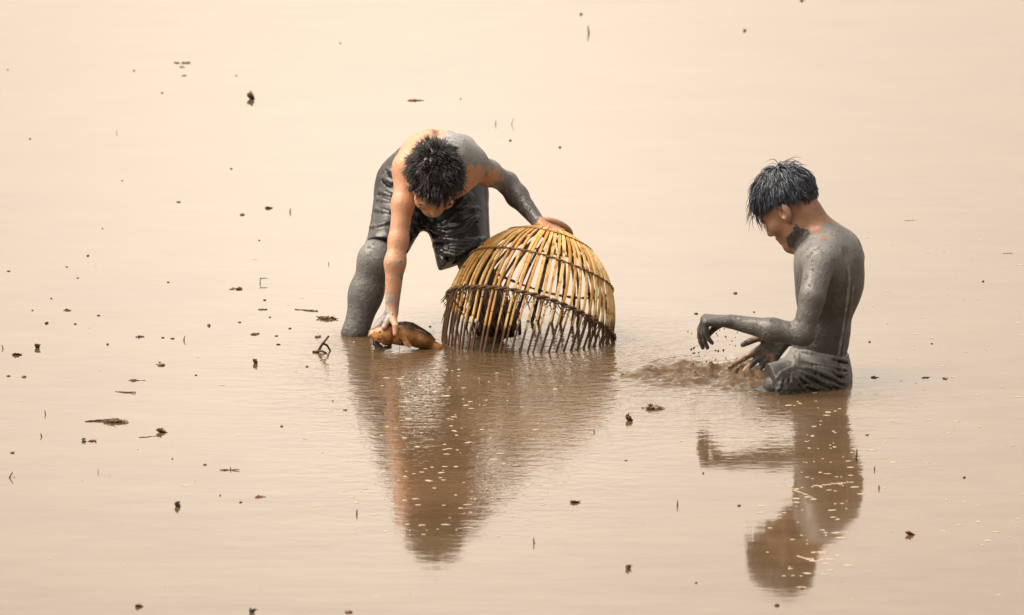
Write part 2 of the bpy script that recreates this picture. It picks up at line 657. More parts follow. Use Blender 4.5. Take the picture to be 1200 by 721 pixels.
prA += head_prims(headA, FA, UA, LA, P(512, 192, -.62), 0.0, 0.0, .060)
handL = hand_prims(wrL, (-.55, .30, -.60), (-.62, -.10, .72), True,
                   ((40, 42, 30), (42, 42, 30), (46, 42, 30), (50, 44, 30)), .95, .10, (.62, .45), mud=.62, tone=.75)[:-3]
th0, th1, th2 = P(460, 372, -.765), P(463.5, 382, -.797), P(463, 391.5, -.806)
prA += handL + [rc(P(459, 366, -.75), th0, .017, .014, .012, mud=.6, tone=.7), rc(th0, th1, .0125, .0105, .006, mud=.3, tone=.8),
                rc(th1, th2, .0105, .0082, .003, mud=.15, tone=.8),
                rc(P(455, 374, -.77), P(450, 384, -.80), .011, .0085, .006, mud=.55, tone=.75)]
prA += hand_prims(wrR, (.92, -.16, -.30), (.33, -.10, .93), False,
                  ((28, 34, 22), (30, 36, 24), (32, 38, 24), (36, 40, 26)), .92, .05, (.75, .50), mud=.10, tone=.6)
for p_ in prA: fa.add(p_)
# spine furrow between the shoulder blades
fa.add(rc(P(515, 160, -.58), P(514, 155, -.36), .012, .010, .03, 's'))
manA, VA, mudA, toneA = body('person', fa, M_SKIN_A, P(500, 385, -.45) * np.array([1, 1, 0]), None)
tag(manA, 'shirtless man in wet black shorts bending over to hold a fish and a basket', 'person')
paint(VA, mudA, [(fa.hit(549, 205), .045, .0), (fa.hit(560, 196), .03, .15), (fa.hit(538, 168), .06, 1.), (fa.hit(553, 181), .055, 1.), (fa.hit(545, 190), .03, .8), (fa.hit(549, 203), .034, .0), (fa.hit(558, 206), .025, .0), (fa.hit(572, 200), .03, .8), (fa.hit(520, 160), .028, .75), (fa.hit(438, 305), .022, .62),
                 (fa.hit(480, 175), .05, 0.), (fa.hit(470, 215), .05, 0.)])
paint(VA, toneA, [(fa.hit(538, 168), .08, .95), (fa.hit(555, 183), .06, .75), (fa.hit(440, 300), .03, .5)])
dv = VA - CAM
pxA = 600 + KPX * dv[:, 0] / (dv @ FWD); pyA = 360.5 - KPX * (dv @ UPV) / (dv @ FWD)
edge = 188 + np.clip(pxA - 541, 0, 99) * .30 - np.clip(541 - pxA, 0, 40) * .25 + (vnoise(VA, 45, 5) - .5) * 16
cover = np.clip((edge - pyA) / 4, 0, 1) * np.clip((pxA - 516 + (vnoise(VA, 40, 8) - .5) * 22) / 5, 0, 1) * (VA[:, 1] > -.70)
mudA = np.maximum(mudA, cover); toneA = np.where(cover > .5, np.maximum(toneA, .62), toneA)
toneA *= np.clip(.25 + VA[:, 2] / .06, 0, 1)      # the wet band above the waterline
attr(manA, 'mud', mudA); attr(manA, 'tone', toneA)

# his hair
V_, F_, t_ = strands(headA, FA, UA, LA, 2600, .036, (-.62, .76, 0.15),
                     G_(front=.42, back=.55, lift0=1.0, lift1=.35, flow=.75, clump=1.5, grav=.05), 5, .0017)
hairA = make_obj('hair', V_, F_, M_HAIR_A, manA, manA.location)
attr(hairA, 'tone', t_)


def hair_cap(name, c, F, U, L, mat, parent, style, grow=.006):
    """the dense underlayer of the hair, a shell over the scalp"""
    M = np.stack([F, U, L], 1)
    cc = c + F * (-.012) + U * .030
    rads = np.array([.093, .088, .073]) + grow
    nv, nu = 26, 48
    V, Fc = [], []
    keep = {}
    for i in range(nv + 1):
        th = math.pi * i / nv
        for j in range(nu):
            ph = 2 * math.pi * j / nu
            d = np.array([math.sin(th) * math.cos(ph), math.cos(th), math.sin(th) * math.sin(ph)])
            thr = .04 + d[0] * style['front'] if d[0] > 0 else .04 + d[0] * style['back']
            ok = d[1] > thr - .05
            b = 1 + .03 * (vnoise(d[None, :], 9, 3)[0] - .5)
            V.append(cc + M @ (d * (rads if ok else rads - grow - .004) * b))
            keep[(i, j)] = ok
    for i in range(nv):
        for j in range(nu):
            j2 = (j + 1) % nu
            q = [(i, j), (i, j2), (i + 1, j2), (i + 1, j)]
            if sum(keep[x] for x in q) >= 1:
                Fc.append([x[0] * nu + x[1] for x in q])
    return V, Fc


def hair_object(parent, c, F, U, L, mat, sets, style, brow=True):
    """locks, underlayer and eyebrows of one head as one mesh"""
    V, Fc, T = [], [], []
    def push(v, f, t):
        n0 = len(V)
        V.extend([np.asarray(x) for x in v]); Fc.extend([[i + n0 for i in q] for q in f]); T.extend(list(t))
    for s in sets: push(*s)
    cv, cf = hair_cap(None, c, F, U, L, None, None, style)
    push(cv, cf, [0.0] * len(cv))
    if brow:
        ps, rs = [], []
        for s in (-1, 1):
            for j in range(16):
                l = .014 + .030 * j / 15
                a = c + F * (.0915 - .014 * (l / .045) ** 2) + U * (.015 + .004 * math.sin(j / 15 * 3) - .008 * (j / 15) ** 2) + L * s * l
                ps.append([a - F * .003, a + L * s * .006 + U * .002, a + L * s * .011 + U * .001]); rs.append([.0012, .0011, .0004])
        v, f = tubes(ps, rs, 4); push(v, f, [0.05] * len(v))
    o = make_obj('hair', V, Fc, mat, parent, np.array(parent.location))
    attr(o, 'tone', T)
    return o


bpy.data.objects.remove(hairA)
styA = G_(front=.42, back=.55)
hairA = hair_object(manA, headA, FA, UA, LA, M_HAIR_A, [(V_, F_, t_)], styA)

# his shorts
fs = Field((-.66, -.60, .10), (.10, .08, .66), .0034)
hemL = P(454, 289, -.42); hemR = P(543, 302, -.345)
for p_ in [
    rc(P(503, 203, -.20), pel, .115, .118, .03, n=latA, f=1.22),
    rc(pel + latA * -.045, pel + latA * .05, .118, .112, .04),
    rc(P(478, 222, -.13), hemL, .104, .067, .05),
    rc(P(534, 234, -.15), hemR, .106, .088, .05),
]: fs.add(p_)
# fabric folds: ridges that follow the cloth
foldsA = [
    ([(486, 247), (498, 260), (510, 270), (525, 273), (540, 268), (556, 255)], .0065),
    ([(484, 259), (495, 271), (506, 279)], .0055),
    ([(483, 271), (494, 280), (505, 283)], .0045),
    ([(510, 280), (532, 281), (555, 283), (568, 280)], .0065),
    ([(508, 288), (522, 297), (540, 300), (555, 296), (569, 287)], .0065),
    ([(530, 262), (546, 262), (560, 254)], .0050),
    ([(528, 290), (545, 291), (562, 287)], .0045),
    ([(510, 291), (516, 301), (522, 309)], .0050),
    ([(536, 241), (552, 229)], .0055), ([(538, 248), (560, 244)], .0045), ([(541, 234), (549, 222)], .0045),
    ([(494, 262), (508, 266), (520, 262), (532, 252)], .0045),
    ([(434, 266), (446, 264), (457, 260)], .0045), ([(440, 245), (456, 249)], .0055), ([(445, 224), (458, 229)], .0055),
    ([(449, 208), (459, 214)], .0045), ([(443, 233), (457, 236)], .0045), ([(453, 197), (461, 203)], .004),
]
tr = [(fs.trace(a), r) for a, r in foldsA]


def folds(fld, lines, gain, k=.010):
    """raised folds of cloth with a furrow under each"""
    for pl, r in lines:
        n = len(pl)
        for i, (a, b) in enumerate(zip(pl[:-1], pl[1:])):
            if np.linalg.norm(a - b) < .06:
                e = .55 + .45 * math.sin(math.pi * (i + .5) / n)
                fld.add(rc(a + [0, .001, -2.6 * r], b + [0, .001, -2.6 * r], r * .9 * e, r * .9 * e, k, 's'))
    for pl, r in lines:
        n = len(pl)
        for i, (a, b) in enumerate(zip(pl[:-1], pl[1:])):
            if np.linalg.norm(a - b) < .06:
                e = .55 + .45 * math.sin(math.pi * (i + .5) / n)
                fld.add(rc(a - [0, .003, 0], b - [0, .003, 0], r * gain * e, r * gain * e, k))


folds(fs, tr, 1.2)


def hem_cut(fld, a, hem, nrm, rin):
    """cuts a trouser leg off at its hem and hollows the opening"""
    nrm = unit(nrm)
    def fn(p, d):
        s = (p - hem) @ nrm
        near = np.linalg.norm(p - hem, axis=1) < .16
        return np.where(near, np.maximum(d, s), d)
    fld.modify(fn)
    fld.add(rc(hem + nrm * (rin - .016), hem + nrm * (rin + .05), rin, rin, .004, 's'))


hem_cut(fs, None, hemL, P(462, 320, -.50) - P(448, 270, -.42) + np.array([-.07, 0, 0]), .057)
hem_cut(fs, None, hemR, P(548, 360, -.35) - P(535, 300, -.30) + np.array([.05, 0, 0]), .075)


def wr(p, d):
    w = vnoise(p, 14, 1) * 6 + vnoise(p, 30, 4) * 2
    g = np.sin(p[:, 2] * 60 + p[:, 0] * 40 + w * 1.3)
    return d - .0009 * (1 - np.abs(g)) ** 2 - .0008 * (vnoise(p, 30, 9) - .5)


fs.modify(wr)
shortsA = garment('shorts', fs, M_SHORTS_A, manA, lambda V: np.clip((-.405 - V[:, 0]) * 7, 0, .75) + .12, np.array(manA.location))

# ================================================================== the kneeling man
FB, UB, LB = frame((-math.cos(R(20)), math.sin(R(20))), R(40))
headB = P(924, 242, -1.29)
fb = Field((.52, -1.66, -.20), (1.22, -.98, .76), H)
face = unit([-.906, .423, 0]); lat = np.array([-.423, -.906, 0])       # towards his left
def TB(px, py, y, f=0, l=0): return P(px, py, y) + face * f + lat * l
sp_top, sp_mid, sp_low, pelB = P(971, 300, -1.31), P(972, 335, -1.31), P(963, 395, -1.32), P(956, 438, -1.32)
shB, elB, wrB = P(961, 305, -1.46), P(941, 392, -1.55), P(857, 377, -1.49)
sh2, el2, wr2 = P(993, 302, -1.17), P(958, 392, -1.10), P(917, 398, -1.17)
prB = [
    rc(sp_top + lat * .07, sp_top - lat * .07, .072, .072, .05, mud=1., tone=.85),
    rc(P(970, 312, -1.31), sp_mid, .089, .087, .05, n=lat, f=1.32, mud=1., tone=.30),
    rc(sp_mid, sp_low, .088, .072, .05, n=lat, f=1.36, mud=1., tone=.12),
    rc(sp_low, pelB, .072, .085, .04, n=lat, f=1.36, mud=1., tone=.15),
    el(P(980, 322, -1.40), (.042, .05, .062), None, .03, mud=1., tone=.42),
    el(P(995, 318, -1.27), (.035, .05, .062), None, .03, mud=1., tone=.42),
    rc(P(966, 282, -1.33), shB, .046, .050, .045, mud=1., tone=.95),
    rc(P(975, 284, -1.28), sh2, .046, .046, .045, mud=1., tone=.8),
    rc(P(962, 287, -1.31), P(979, 300, -1.31), .060, .060, .05, mud=.85, tone=.9),
    # near arm
    rc(shB, P(952, 348, -1.53), .047, .040, .018, mud=1., tone=.50),
    rc(P(952, 348, -1.53), elB, .0395, .033, .010, mud=1., tone=.32),
    rc(elB, P(905, 387, -1.53), .034, .035, .02, mud=1., tone=.20),
    rc(P(905, 387, -1.53), wrB, .034, .022, .02, mud=1., tone=.25),
    # far arm
    rc(sh2, el2, .044, .034, .03, mud=1., tone=.3),
    rc(el2, wr2, .034, .022, .02, mud=1., tone=.2),
    # thighs along the water
    rc(P(960, 447, -1.38), P(900, 472, -1.46), .074, .046, .03, mud=.62, tone=.3),
    rc(P(968, 444, -1.25), P(905, 456, -1.14), .074, .048, .03, mud=.8, tone=.2),
    rc(P(898, 472, -1.46), P(940, 484, -1.44), .050, .045, .03, mud=1., tone=.2),
    rc(P(905, 460, -1.14), P(950, 474, -1.14), .050, .045, .03, mud=1., tone=.2),
]
prB += head_prims(headB, FB, UB, LB, P(964, 283, -1.31), 0.0, .0, .055)
prB += hand_prims(wrB, (-1, .02, .06), (.05, -.12, 1), False,
                  ((70, 22, 15), (78, 20, 14), (84, 22, 14), (92, 24, 16)), .98, .07, (.35, .75), mud=.75, tone=.12)
prB += hand_prims(wr2, (-.66, -.12, -.62), (.12, .96, .15), True,
                  ((-2, 16, 12), (8, 16, 10), (16, 18, 14), (24, 22, 16)), 1.08, .22, (1.0, .12), mud=.56, tone=.10)
for p_ in prB: fb.add(p_)
fb.add(rc(P(995, 300, -1.41), P(993, 345, -1.42), .008, .010, .035, 's'))
fb.add(rc(P(993, 345, -1.42), P(982, 418, -1.405), .010, .009, .035, 's'))
manB, VB, mudB, toneB = body('person', fb, M_SKIN_B, P(960, 455, -1.40) * np.array([1, 1, 0]), None)
tag(manB, 'mud-covered man kneeling thigh-deep in the water with his forearm held out', 'person')
paint(VB, mudB, [(fb.hit(940, 272), .036, 1.), (fb.hit(934, 278), .036, 1.), (fb.hit(928, 285), .028, 1.), (fb.hit(958, 270), .035, .12), (fb.hit(945, 262), .03, .0), (fb.hit(965, 279), .016, .3), (fb.hit(920, 266), .03, .0)])
paint(VB, toneB, [(fb.hit(938, 274), .06, .03), (fb.hit(928, 284), .04, .03), (fb.hit(965, 300), .05, .95), (fb.hit(990, 300), .05, .75)])


def streak(fld, V, pix, width):
    pl = fld.trace(pix, 6)
    best = np.full(len(V), 1.0)
    for a, b in zip(pl[:-1], pl[1:]):
        ab = b - a
        t = np.clip(((V - a) @ ab) / (ab @ ab + 1e-9), 0, 1)
        best = np.minimum(best, np.linalg.norm(V - a - t[:, None] * ab, axis=1) + (vnoise(V, 90, 2) - .5) * width * 1.6)
    return np.clip(1.5 - best / width, 0, 1)


for pix, w, v in [([(990, 296), (995, 318), (995, 335), (992, 360), (987, 392), (982, 420)], .0036, 1.0),
                  ([(1000, 335), (998, 362), (991, 392), (988, 420)], .0022, .9),
                  ([(981, 288), (987, 298), (991, 310)], .006, .9)]:
    s = streak(fb, VB, pix, w)
    toneB = toneB * (1 - s) + 1.6 * v * s  # pale spine lines: dried mud with wet glint painted into the tone
toneB *= np.clip(.25 + VB[:, 2] / .06, 0, 1)
attr(manB, 'mud', mudB); attr(manB, 'tone', toneB)

styB = G_(front=.36, back=.95)
V1 = strands(headB, FB, UB, LB, 2400, .052, (-.45, .9, .05),
             G_(front=.36, back=.95, lift0=.42, lift1=-.15, flow=1.25, clump=.6, grav=.30, len0=.62, len1=.50, jit=.12), 9, .0016)
V2 = strands(headB, FB, UB, LB, 700, .062, (-.4, .9, .05),
             G_(front=.40, back=.60, lift0=.5, lift1=-.12, flow=1.2, clump=.8, grav=.34, len0=.42, len1=.8, jit=.16), 12, .0016, .008)
V3 = strands(headB, FB, UB, LB, 150, .085, (-.55, .83, .05),
             G_(front=.30, back=5, lift0=.5, lift1=.0, flow=1.2, clump=1.3, grav=.45, jit=.2, fmin=.5), 21, .0015, .010)
hairB = hair_object(manB, headB, FB, UB, LB, M_HAIR_B, [V1, V2, V3], styB)

fk = Field((.70, -1.66, -.05), (1.22, -1.02, .17), .0026)
kneeB, knee2 = P(902, 456, -1.47), P(912, 448, -1.15)
for p_ in [
    rc(P(960, 416, -1.32), pelB, .083, .096, .03, n=lat, f=1.34),
    rc(pelB, pelB - np.array([0, 0, .10]), .096, .098, .03, n=lat, f=1.36),
    rc(P(955, 446, -1.37), P(906, 453, -1.47), .090, .072, .04),
    rc(P(960, 444, -1.25), P(922, 446, -1.15), .090, .072, .04),
]: fk.add(p_)
fk.modify(lambda p, d: np.maximum(d, (p - P(966, 410, -1.32)) @ unit([.24, -.0, 1.0])))
fk.modify(lambda p, d: np.where(p[:, 1] < -1.30, np.maximum(d, (p - P(903, 448, -1.47)) @ unit([-1, -.25, -.15])), d))
foldsB = [
    ([(924, 410), (945, 412), (970, 417), (993, 423)], .0042), ([(924, 421), (945, 424), (970, 429), (992, 433)], .0028),
    ([(931, 430), (950, 432), (973, 440), (989, 450)], .0036), ([(933, 434), (955, 442), (974, 453)], .0038),
    ([(932, 438), (947, 447), (957, 456)], .0036), ([(930, 438), (937, 448), (942, 456)], .0034), ([(928, 438), (928, 448), (930, 456)], .0034),
    ([(929, 430), (916, 437), (908, 447)], .0038), ([(925, 434), (916, 444), (914, 455)], .0032), ([(924, 438), (921, 448), (922, 456)], .0030),
    ([(955, 430), (975, 434), (990, 441)], .0032), ([(944, 430), (966, 437), (984, 446)], .0030), ([(960, 446), (976, 450), (990, 456)], .0030),
    ([(928, 413), (932, 424), (930, 432)], .0042), ([(935, 415), (935, 428)], .0030), ([(984, 428), (988, 440), (989, 454)], .0032),
    ([(905, 441), (908, 450), (911, 457)], .0036), ([(945, 452), (958, 455)], .0028), ([(966, 433), (980, 438), (992, 438)], .0026),
]
trb = [(fk.trace(a), r) for a, r in foldsB]
folds(fk, trb, 1.25, .006)
fk.modify(wr)
garment('shorts', fk, M_SHORTS_B, manB, lambda V: .42 + .25 * np.clip((V[:, 2] - .06) / .05, 0, 1), np.array(manB.location))

# ================================================================== the basket trap
m, nt, bs = new_mat('bamboo'); t = NT(nt)
oi = t.n('ShaderNodeObjectInfo').outputs['Random']
geo = t.n('ShaderNodeTexCoord').outputs['Object']
nb = t.noise(geo, 30, 5, .65)
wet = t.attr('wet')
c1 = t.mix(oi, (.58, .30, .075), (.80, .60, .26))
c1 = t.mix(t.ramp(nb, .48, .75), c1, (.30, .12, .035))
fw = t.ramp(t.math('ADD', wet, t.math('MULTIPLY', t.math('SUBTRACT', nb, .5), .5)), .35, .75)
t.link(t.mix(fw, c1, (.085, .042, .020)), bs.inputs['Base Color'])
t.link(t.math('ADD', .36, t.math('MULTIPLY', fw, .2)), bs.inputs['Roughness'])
bs.inputs['Specular IOR Level'].default_value = .3
t.link(t.bump(t.noise(geo, 200, 3), .25, .002), bs.inputs['Normal'])
M_BAMBOO = m
M_BIND = plain_mat('rattan_binding', (.16, .085, .04), (.34, .20, .10), 120, .6, .6)
M_BINDMUD = plain_mat('muddy_binding', (.07, .042, .026), (.21, .125, .065), 120, .55, .7)
M_RIM = plain_mat('rim_wood', (.27, .15, .085), (.36, .215, .13), 50, .55)
M_WEED = plain_mat('rotten_weed', (.018, .010, .006), (.07, .035, .018), 60, .45)

axis = unit([.25, .39, .886])
ring_c = P(622, 370, -.53)
e1 = unit(np.cross([0, 0, 1], axis)); e1 = unit(np.array([1.0, 0, 0]) - axis * axis[0])
e2 = np.cross(axis, e1)
PROF_H = np.array([-.34, -.20, -.10, 0, .05, .10, .15, .20, .235, .258, .275, .285])
PROF_R = np.array([.225, .246, .262, .270, .264, .250, .228, .195, .158, .126, .092, .058])


def on_basket(a, h, off=0.0):
    r = np.interp(h, PROF_H, PROF_R) + off
    return ring_c + axis * h + (e1 * math.cos(a) + e2 * math.sin(a)) * r


hs = np.linspace(PROF_H[0], PROF_H[-1], 40)
# rounder profile: smooth the interpolated radii
from_r = np.interp(hs, PROF_H, PROF_R)
for _ in range(2): from_r[1:-1] = .25 * from_r[:-2] + .5 * from_r[1:-1] + .25 * from_r[2:]
PROF_H, PROF_R = hs, from_r
base_b = ring_c * np.array([1, 1, 0])
basket = empty('fish_basket', base_b)
tag(basket, 'dome-shaped bamboo fish basket with open slats standing in the water', 'basket trap')
NST = 70
for k in range(NST):
    a0 = 2 * math.pi * (k + random.uniform(-.18, .18)) / NST
    V, F, W = [], [], []
    if math.sin(a0) > .15 and k % 3 == 1: continue          # far slats left out so bright water shows between the front ones
    sway = random.uniform(-.015, .015); ph = random.uniform(0, 6)
    ws = random.uniform(.85, 1.15)
    hh = np.linspace(-.30 + random.uniform(0, .02), .283, 90)
    for i, h in enumerate(hh):
        a = a0 + sway * math.sin(max(h, 0) * 9 + ph) + 0.0
        r = np.interp(h, PROF_H, PROF_R)
        c = on_basket(a, h)
        tg = -e1 * math.sin(a) + e2 * math.cos(a)
        h2 = min(h + .01, .285)
        up = unit(on_basket(a, h2) - on_basket(a, h - .01))
        nrm = np.cross(tg, up)
        w = min(.0046, .82 * math.pi * r / NST) * ws * (.72 if h < -.01 else 1.0) * (1.0 + .08 * math.sin(h * 60 + ph) + (.22 if ((h + ph * .03) % .085) < .006 else 0))
        th = .0024
        for sx, sy in ((-1, -1), (1, -1), (.82, 1), (-.82, 1)):
            V.append(c + tg * sx * w + nrm * sy * th)
        z = c[2]
        node = .38 if ((h + ph * .03) % .085) < .006 else 0
        # wet and muddy near the water, and on the side that lay in the mud; far slats painted darker for the shaded inside
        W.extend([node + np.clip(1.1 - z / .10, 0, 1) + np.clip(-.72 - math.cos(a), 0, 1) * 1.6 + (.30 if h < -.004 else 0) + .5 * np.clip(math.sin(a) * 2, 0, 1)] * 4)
    for i in range(len(hh) - 1):
        for q in range(4):
            q2 = (q + 1) % 4
            F.append((i * 4 + q, i * 4 + q2, (i + 1) * 4 + q2, (i + 1) * 4 + q))
    F.append((3, 2, 1, 0)); n_ = (len(hh) - 1) * 4; F.append((n_, n_ + 1, n_ + 2, n_ + 3))
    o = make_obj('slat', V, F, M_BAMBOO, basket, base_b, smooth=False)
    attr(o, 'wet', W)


def binding(h, r, turns, mat, wob=.003, frac=(0, 1), hfun=None, off=.004):
    """a twisted cord round the slats: two strands"""
    n = 420
    ps = []
    for s in (0, 1):
        pth = []
        for i in range(int(n * (frac[1] - frac[0])) + 1):
            a = 2 * math.pi * (frac[0] + i / n)
            tw = turns * a + s * math.pi
            hh_ = h + (hfun(a) if hfun else 0) + wob * math.sin(3 * a + h * 50) + math.sin(tw) * r * .9
            pth.append(on_basket(a, hh_, off + math.cos(tw) * r * 1.1 + .001))
        ps.append(pth)
    v, f = tubes(ps, [[r] * len(ps[0])] * 2, 6)
    return make_obj('binding', v, f, mat, basket, base_b)


binding(.0, .0042, 26, M_BINDMUD, .004)
binding(.145, .0024, 26, M_BIND, .003)
binding(.250, .0020, 26, M_BIND, .001)
# torn vine fibres hanging from the lower binding, on the muddy side
ps, rs = [], []
for k in range(150):
    a = 2.5 + 3.4 * ((k + random.random()) / 150) ** 1.15
    p0 = on_basket(a, random.uniform(-.012, .012), .006)
    l = random.uniform(.015, .05) if k % 4 else random.uniform(.04, .10)
    q = p0 + np.array([random.uniform(-.02, .02), random.uniform(-.01, .01), -l * .6])
    e = q + np.array([random.uniform(-.02, .02), random.uniform(-.01, .01), -l * .4])
    ps.append([p0, q, e]); rs.append([.0022, .0017, .0006])
v, f = tubes(ps, rs, 4)
make_obj('fibres', v, f, M_BINDMUD, basket, base_b)
# collar of the top opening
pth = []; rad = []
rim_ax = unit([.30, .62, .73]); r1 = unit(np.array([1., 0, 0]) - rim_ax * rim_ax[0]); r2 = np.cross(rim_ax, r1)
for i in range(73):
    a = 2 * math.pi * i / 72
    pth.append(ring_c + axis * .287 + rim_ax * .004 + (r1 * math.cos(a) + r2 * math.sin(a)) * .057)
    rad.append(.0085)
v, f = tubes([pth], [rad], 12, cap=False)
make_obj('rim', v, f, M_RIM, basket, base_b)

# dark clump of weed caught in the basket
wc = P(587, 385, -.62)
V, F = [], []
ps, rs = [], []
for k in range(230):
    a = np.array([random.gauss(0, .020), random.gauss(0, .028), 0])
    b = wc + a + np.array([0, 0, -.02])
    hgt = random.uniform(.05, .125)
    e = b + np.array([random.gauss(0, .014), random.gauss(0, .014), hgt])
    mm = (b + e) / 2 + np.array([random.gauss(0, .012), random.gauss(0, .012), 0])
    ps.append([b, mm, e]); r0 = random.uniform(.003, .0075); rs.append([r0, r0, r0 * .25])
v, f = tubes(ps, rs, 5)
wd = make_obj('weed_clump', v, f, M_WEED, None, wc * np.array([1, 1, 0]))
tag(wd, 'dark clump of rotten weed caught inside the bamboo basket', 'weed')

def blob(name, c, r, mat, squash=(1, 1, 1), rough=.2, sub=1, base=None):
    bm = bmesh.new(); bmesh.ops.create_icosphere(bm, subdivisions=sub, radius=1.0)
    sd = random.random() * 100
    V = np.array([v.co[:] for v in bm.verts]); F = [[v.index for v in f.verts] for f in bm.faces]; bm.free()
    V = V * (1 + rough * (vnoise(V, 1.7, int(sd)) - .5)[:, None] * 2)
    V = V * np.array(squash) * r + np.asarray(c)
    return make_obj(name, V, F, mat, None, c if base is None else base)



# ================================================================== the fish
m, nt, bs = new_mat('catfish_skin'); t = NT(nt); o = t.obj()
nf = t.noise(o, 45, 5, .6)
c = t.mix(t.attr('tone'), (.42, .20, .065), (.045, .028, .016))
c = t.mix(t.ramp(nf, .50, .66), c, (.13, .06, .022))
c = t.mix(t.ramp(t.noise(o, 18, 4), .52, .66), c, (.17, .085, .034))
t.link(c, bs.inputs['Base Color'])
bs.inputs['Roughness'].default_value = .22
t.link(t.bump(nf, .25, .003), bs.inputs['Normal'])
M_FISH = m
yf = -.755
ff = Field((-.54, -.92, -.06), (-.16, -.62, .10), .0022)
for p_ in [
    rc(P(438, 391, yf - .02), P(452, 391, yf - .01), .017, .030, .02, n=(0, 1, 0), f=1.25, mud=0),
    rc(P(452, 391, yf - .01), P(472, 391, yf), .030, .0335, .02, mud=0),
    rc(P(472, 391, yf), P(492, 397, yf + .01), .0335, .026, .02, mud=0),
    rc(P(492, 397, yf + .01), P(512, 408, yf + .02), .026, .012, .02, mud=0),
    rc(P(512, 408, yf + .02), P(524, 415, yf + .03), .012, .008, .02, mud=0),
    rc(P(434, 394, yf - .035), P(443, 398, yf - .045), .008, .007, .008, mud=0),
]: ff.add(p_)
ff.add(rc(P(431, 396, yf - .05), P(447, 399, yf - .05), .003, .003, .006, 's'))
ff.add(el(P(462, 392, yf - .037), (.004, .01, .024), None, .008, 's'))
V, F = ff.mesh(); V = smooth_mesh(V, F, 2)
fish_base = P(470, 400, yf) * np.array([1, 1, 0])
fish = make_obj('catfish', V, F, M_FISH, None, fish_base)
ctr = np.interp(V[:, 0], [P(438, 391, yf)[0], P(472, 391, yf)[0], P(512, 408, yf)[0]], [P(438, 391, yf)[2], P(472, 391, yf)[2], P(512, 408, yf)[2]])
attr(fish, 'tone', np.clip((V[:, 2] - ctr - .012) / .018, 0, 1))
tag(fish, 'golden brown catfish gripped by a muddy hand, belly at the water', 'fish')


def fin(name, pts, thick, tone):
    """a fin with rays: a fan between base and tip points, given a little thickness"""
    base, tips = pts
    n = len(base)
    V, F = [], []
    for s in (-1, 1):
        for b, tp in zip(base, tips):
            for k in range(5):
                q = np.asarray(b) * (1 - k / 4) + np.asarray(tp) * k / 4
                V.append(q + np.array([0, s * thick * (1 - .6 * k / 4), 0]))
    m_ = n * 5
    for i in range(n - 1):
        for k in range(4):
            a = i * 5 + k
            F.append((a, a + 1, a + 6, a + 5)); F.append((m_ + a + 5, m_ + a + 6, m_ + a + 1, m_ + a))
    for k in range(4):
        F.append((k, m_ + k, m_ + k + 1, k + 1)); a = (n - 1) * 5 + k; F.append((a + 1, m_ + a + 1, m_ + a, a))
    for i in range(n - 1):
        F.append((i * 5, i * 5 + 5, m_ + i * 5 + 5, m_ + i * 5)); F.append((i * 5 + 4, m_ + i * 5 + 4, m_ + i * 5 + 9, i * 5 + 9))
    o = make_obj(name, V, F, M_FISH, fish, fish_base, smooth=False)
    attr(o, 'tone', [tone] * len(V))
    return o


fin('pectoral_fin', ([P(469, 394, yf - .034), P(472, 393, yf - .036), P(475, 394, yf - .036)],
                     [P(474, 405, yf - .05), P(480, 408, yf - .055), P(483, 406, yf - .05)]), .0018, .35)
fin('dorsal_fin', ([P(468, 380.5, yf), P(478, 381.5, yf), P(490, 387, yf + .005), P(500, 394, yf + .01), P(508, 400, yf + .015)],
                   [P(474, 376.5, yf), P(484, 378, yf), P(496, 385, yf + .005), P(505, 391, yf + .01), P(511, 398.5, yf + .015)]), .0015, 1.0)
fin('tail_fin', ([P(520, 411, yf + .03), P(522, 414, yf + .03), P(522, 417, yf + .03)],
                 [P(528, 408, yf + .03), P(531, 416, yf + .03), P(528, 421, yf + .03)]), .0012, .5)
for (x0, y0, x1, y1, dy) in ((435, 397, 433, 410, -.04), (439, 398, 439, 413, -.05), (444, 399, 444, 408, -.05), (447, 399, 448, 411, -.05), (437, 396, 437, 405, -.02), (468, 398, 468, 412, -.04)):
    a = P(x0, y0, yf + dy); b = P(x1, y1, yf + dy - .004)
    pth = [a, a * .6 + b * .4 + np.array([.002, 0, 0]), b]
    v, f = tubes([pth], [[.0013, .0011, .0006]], 5)
    o = make_obj('barbel', v, f, M_FISH, fish, fish_base); attr(o, 'tone', [1.0] * len(v))

ey = blob('eye', P(445, 389.5, yf - .062), .0032, M_TWIG, (1, .6, 1), .0, 2)
ey.parent = fish; ey.location = ey.location - fish.location
# ================================================================== the water
def lin(a, b, s): return list(np.arange(a, b, s))


xs = [-6000, -1500, -400, -120, -40, -15, -7, -4, -2.8, -2.2] + lin(-1.8, .20, .02) + lin(.20, 1.0, .007) + lin(1.0, 1.8, .02) + [1.8, 2.2, 2.8, 4, 7, 15, 40, 120, 400, 1500, 6000]
ys = [-200, -60, -30, -15, -9, -7, -6] + lin(-5.5, -1.65, .04) + lin(-1.65, -.90, .009) + lin(-.90, 6, .04) + [6, 7, 9, 13, 20, 35, 80, 200, 600, 2000, 8000]
xs, ys = np.array(xs), np.array(ys)
X, Y = np.meshgrid(xs, ys, indexing='ij')
pts = np.stack([X.ravel(), Y.ravel(), np.zeros(X.size)], 1)
gx, gy = pts[:, 0], pts[:, 1]
